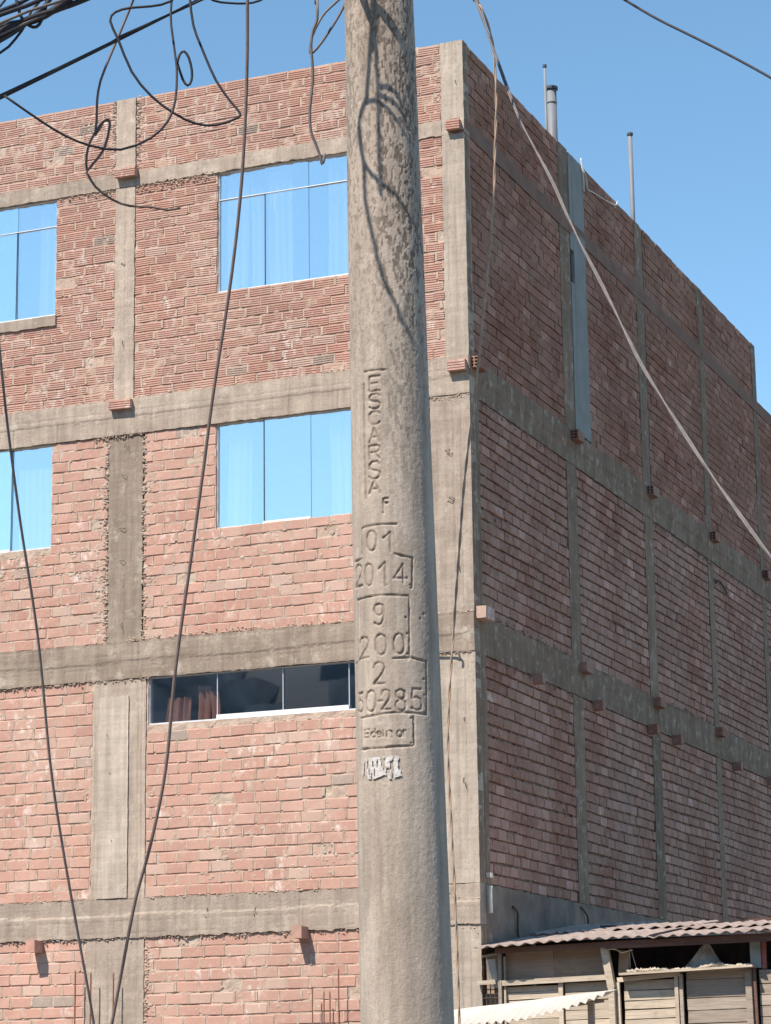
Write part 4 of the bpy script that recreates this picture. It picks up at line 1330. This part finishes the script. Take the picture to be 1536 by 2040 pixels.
x = .03
for k, w in enumerate((.88, .86, .9, .92, .85)):
    z0, z1 = eave_z(x), eave_z(x + w)
    corrugated('roof_sheet', 'fibre', SH, (x - .02, -.25 + .012 * (k % 2), z0 + .010 * (k % 2)), (w + .04, 0, z1 - z0), (0, 1.75, .195), .125, .011, rag=.03, seed=k)
    x += w
for k, (xx, w, y0) in enumerate(((.035, .95, 1.42), (.98, .9, .95), (1.86, .9, .50), (2.74, .95, .62), (3.66, .7, .55))):
    corrugated('roof_sheet', 'fibre', SH, (xx, y0, eave_z(xx) + .114 * (y0 + .25) + .028), (w, 0, .010), (-.03, 1.0 if k else 1.5, .095 if k else .165), .125, .011, rag=.12, seed=k + 20)
one_box('flat_sheet', 'dark_cloth', SH, 1.2, 3.2, 1.7, 2.6, 3.20, 3.212)
mb = MB(); add_bar(mb, (2.2, 1.72, 3.225), (4.2, 1.62, 3.30), .05, .16); mb.build('roof_plank', 'dark_wood', SH)
mb = MB(); add_bar(mb, (.6, 2.1, 3.26), (2.3, 1.9, 3.21), .02, .25); mb.build('roof_plank', 'dark_cloth', SH)
# fascia; dark boards added inside to make the opening dark
mb = MB(); add_bar(mb, (.2, -.12, 2.928), (1.33, -.12, 2.952), .05, .05, .003); mb.build('fascia', 'dark_wood', SH)
mb = MB(); add_bar(mb, (1.30, -.12, 2.945), (4.3, -.12, 2.985), .068, .05, .003); mb.build('fascia', 'dark_wood', SH)
one_box('added_dark_back_board', 'dark_cloth', SH, .04, 4.3, 1.5, 1.55, 0, 3.10)
one_box('added_dark_side_board', 'dark_cloth', SH, 4.26, 4.3, .05, 1.5, 0, 3.0)
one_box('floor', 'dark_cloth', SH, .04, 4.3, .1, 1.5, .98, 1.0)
# left bay: boards over rails and planks
for a, b in ((.235, .72), (.722, 1.25)):
    one_box('panel_board', 'board', SH, a, b, .05, .065, 2.63, 2.96, jit=.004)
mb = MB(); add_bar(mb, (.225, -.02, 2.628), (1.275, -.02, 2.652), .048, .05, .003); mb.build('rail', 'wood', SH)


def planks(x0, x1, seams, mat, y=.03, tilt=0.0):
    seams = list(seams)
    while seams[-1] > .15:
        seams.append(seams[-1] - rng.uniform(.09, .12))
    for a, b in zip(seams[1:], seams[:-1]):
        mb = MB()
        zt = rng.uniform(-.003, .003)
        add_bar(mb, (x0 + rng.uniform(0, .006), y + rng.uniform(-.004, .006), (a + b) / 2 + zt - tilt), (x1 - rng.uniform(0, .006), y + rng.uniform(-.004, .006), (a + b) / 2 + zt + tilt), b - a - .007, .018, .003)
        mb.build('plank', mat, SH)


planks(.24, .785, (2.60, 2.54, 2.47, 2.38, 2.29, 2.20, 2.11, 2.02, 1.93), 'wood', tilt=.004)
planks(.83, 1.30, (2.62, 2.53, 2.45, 2.36, 2.27, 2.18, 2.09, 2.0, 1.92), 'wood', tilt=.004)
mb = MB(); add_bar(mb, (.803, .0, 2.62), (.812, .0, .02), .042, .03, .003); mb.build('stile', 'wood', SH)
mb = MB(); add_bar(mb, (1.268, -.06, 2.942), (1.325, -.05, 2.55), .066, .07, .006); add_bar(mb, (1.325, -.05, 2.552), (1.35, -.04, .0), .066, .07, .006); mb.build('post', 'wood', SH)
# the low front of the right bay
mb = MB(); add_bar(mb, (1.375, -.01, 2.60), (1.41, -.01, .02), .034, .04, .003); mb.build('stile', 'wood', SH)
mb = MB(); add_bar(mb, (1.37, -.01, 2.625), (1.98, -.01, 2.665), .04, .04, .003); mb.build('rail', 'wood', SH)
planks(1.42, 1.935, (2.62, 2.525, 2.437, 2.352, 2.265, 2.18, 2.09, 2.0, 1.91), 'wood', y=.03, tilt=.004)
mb = MB(); add_bar(mb, (1.945, -.012, 2.66), (1.962, -.012, .02), .036, .045, .003); mb.build('stile', 'wood', SH)
mb = MB(); add_bar(mb, (1.985, -.005, 2.665), (2.002, -.005, .02), .034, .03, .003); mb.build('stile', 'grey_wood', SH)
planks(2.025, 2.64, (2.70, 2.61, 2.443, 2.332, 2.21, 2.10, 2.0, 1.9), 'grey_wood', y=.04, tilt=.004)
mb = MB(); add_bar(mb, (2.625, .0, 2.695), (2.655, .0, .02), .062, .03, .003); mb.build('stile', 'grey_wood', SH)
mb = MB(); add_bar(mb, (2.692, -.03, 2.70), (2.735, -.03, .02), .026, .026); mb.build('stile', 'dark_wood', SH)
planks(2.72, 4.3, (2.69, 2.56, 2.46, 2.36, 2.26, 2.15, 2.05, 1.95), 'grey_wood', y=.04, tilt=.004)
mb = MB(); add_bar(mb, (1.42, -.05, 2.672), (2.70, -.05, 2.712), .022, .16, .003); mb.build('ledge', 'wood', SH)
mb = MB(); add_crumbs(mb, front, 1.45, 2.66, 0, 240, (.008, .022), dd=.05, spread=.004)
mb.V[0][:, 2] += np.interp(mb.V[0][:, 0], [1.42, 1.7, 2.0, 2.2, 2.35, 2.5, 2.7], [2.70, 2.705, 2.70, 2.712, 2.738, 2.718, 2.73])
tag(mb.build('plaster_debris', 'sand', SH), kind='stuff')
mb = MB(); add_bar(mb, (2.693, .05, 2.70), (2.693, .05, 2.97), .10, .03, .002); mb.build('post', 'green_wood', SH)
mb = MB(); add_bar(mb, (2.772, .05, 2.69), (2.774, .05, 2.97), .042, .03, .002); mb.build('post', 'red_wood', SH)
mb = MB(); add_bar(mb, (2.92, .05, 2.69), (2.92, .05, 2.97), .05, .03, .002); mb.build('post', 'green_wood', SH)
mb = MB()
add_box(mb, 1.36, 1.47, .07, .085, 2.68, 2.90, jit=.02); mb.build('panel_board', 'board', SH)
mb = MB(); add_bar(mb, (.205, -.02, 2.93), (.195, -.02, .02), .032, .05, .003); mb.build('post', 'grey_wood', SH)
mb = MB(); add_bar(mb, (.245, .0, 2.88), (.235, .0, .02), .020, .03, .003); mb.build('post', 'wood', SH)
mb = MB(); add_bar(mb, (.03, -.03, 2.885), (.18, -.03, 2.905), .02, .03, .002); mb.build('rail', 'grey_wood', SH)
one_box('panel_board', 'board', SH, .03, .19, .06, .075, 1.9, 2.9, jit=.003)
mb = MB(); add_bar(mb, (-.02, -.05, 2.632), (.17, -.05, 2.64), .035, .05, .004); mb.build('rail', 'wood', SH)
mb = MB()
for xx in (.05, .095, .14):
    add_tube(mb, [(xx, -.01, 2.62), (xx + .004, -.01, 2.4), (xx, -.01, 2.0)], .006, 5)
for z in (2.57, 2.49, 2.41):
    add_tube(mb, [(.025, -.015, z), (.1, -.015, z + .003), (.18, -.015, z)], .005, 5)
mb.build('wire_grille', 'wire', SH)

# plastic film caught in the gap, strip of film at the corner, a bit of rope
mb = MB()
a, b = np.meshgrid(np.linspace(0, 1, 28), np.linspace(0, 1, 16))
xl, xr = 1.955 + .24 * b ** .8, 2.405 - .145 * b
X = xl + a * (xr - xl)
Yv = .045 + .03 * np.sin(a * 9 + b * 2) * (1 - .5 * b) + .03 * (vnoise(a * 7, b * 5, 3) - .5)
Zv = 2.70 + b * .235 + .006 * np.sin(a * 12)
i = (np.arange(15)[:, None] * 28 + np.arange(27)[None]).ravel()
mb.add(np.stack([X, Yv, Zv], -1), np.stack([i, i + 1, i + 29, i + 28], -1))
tag(mb.build('plastic_sheet', 'film', smooth=True), 'dusty clear plastic sheet tied up to a peak in the dark opening of the shack', 'plastic sheet')
mb = MB()
a, b = np.meshgrid(np.linspace(0, 1, 8), np.linspace(0, 1, 20))
X = .06 + .10 * a + .045 * (1 - b) * (1 - .4 * a)
Zv = 2.585 + b * .27
Yv = -.035 + .02 * (vnoise(a * 3, b * 6, 9) - .5)
i = (np.arange(19)[:, None] * 8 + np.arange(7)[None]).ravel()
mb.add(np.stack([X, Yv, Zv], -1), np.stack([i, i + 1, i + 9, i + 8], -1))
tag(mb.build('plastic_strip', 'film', smooth=True), 'narrow crumpled plastic strip hanging at the corner between shack and building', 'plastic strip')
cable('rope', 'frayed pale rope hanging from the post into the dark opening of the shack', 'pvc', [([(1.31, -.09, 2.912), (1.38, -.06, 2.906), (1.43, -.05, 2.875), (1.47, -.04, 2.885), (1.53, -.02, 2.90)], .006), ([(1.50, -.02, 2.95), (1.50, -.02, 2.72)], .002), ([(1.51, -.02, 2.93), (1.56, -.02, 2.73)], .002)], 'rope')

# the low pale awning in front of the shack
AW = empty('metal_awning', (.7, -1.2, 0), 'pale corrugated metal awning sloping in front of the shack fence', 'awning')
def awning_base(a, b):
    """the sheet is bent: its front edge sags to the left, its back edge is straight"""
    x = -.35 + 2.07 * a
    zn = np.interp(x, [-.35, .1, .5, .94, 1.33, 1.56, 1.75], [2.13, 2.175, 2.205, 2.24, 2.315, 2.385, 2.455])
    zf = 2.343 + .0925 * x + .002
    return np.stack([x - .04 * b, -1.5 + .5 * b, zn + (zf - zn) * b], -1)


corrugated('roof_sheet', 'zinc', AW, (-.35, -1.5, 2.13), (2.07, 0, .32), (-.04, .5, .15), .081, .017, nu_per=12, nv=8, thick=.004, seed=2, teeth=True, base=awning_base)
for xx, zt in ((-.25, 2.12), (1.50, 2.36)):
    mb = MB(); add_bar(mb, (xx, -1.25, 0), (xx, -1.25, zt + .03), .05, .05, .003); mb.build('post', 'grey_wood', AW)
mb = MB(); add_bar(mb, (-.3, -1.12, 2.20), (1.58, -1.12, 2.40), .03, .03, .003)
mb.build('rail', 'grey_wood', AW)
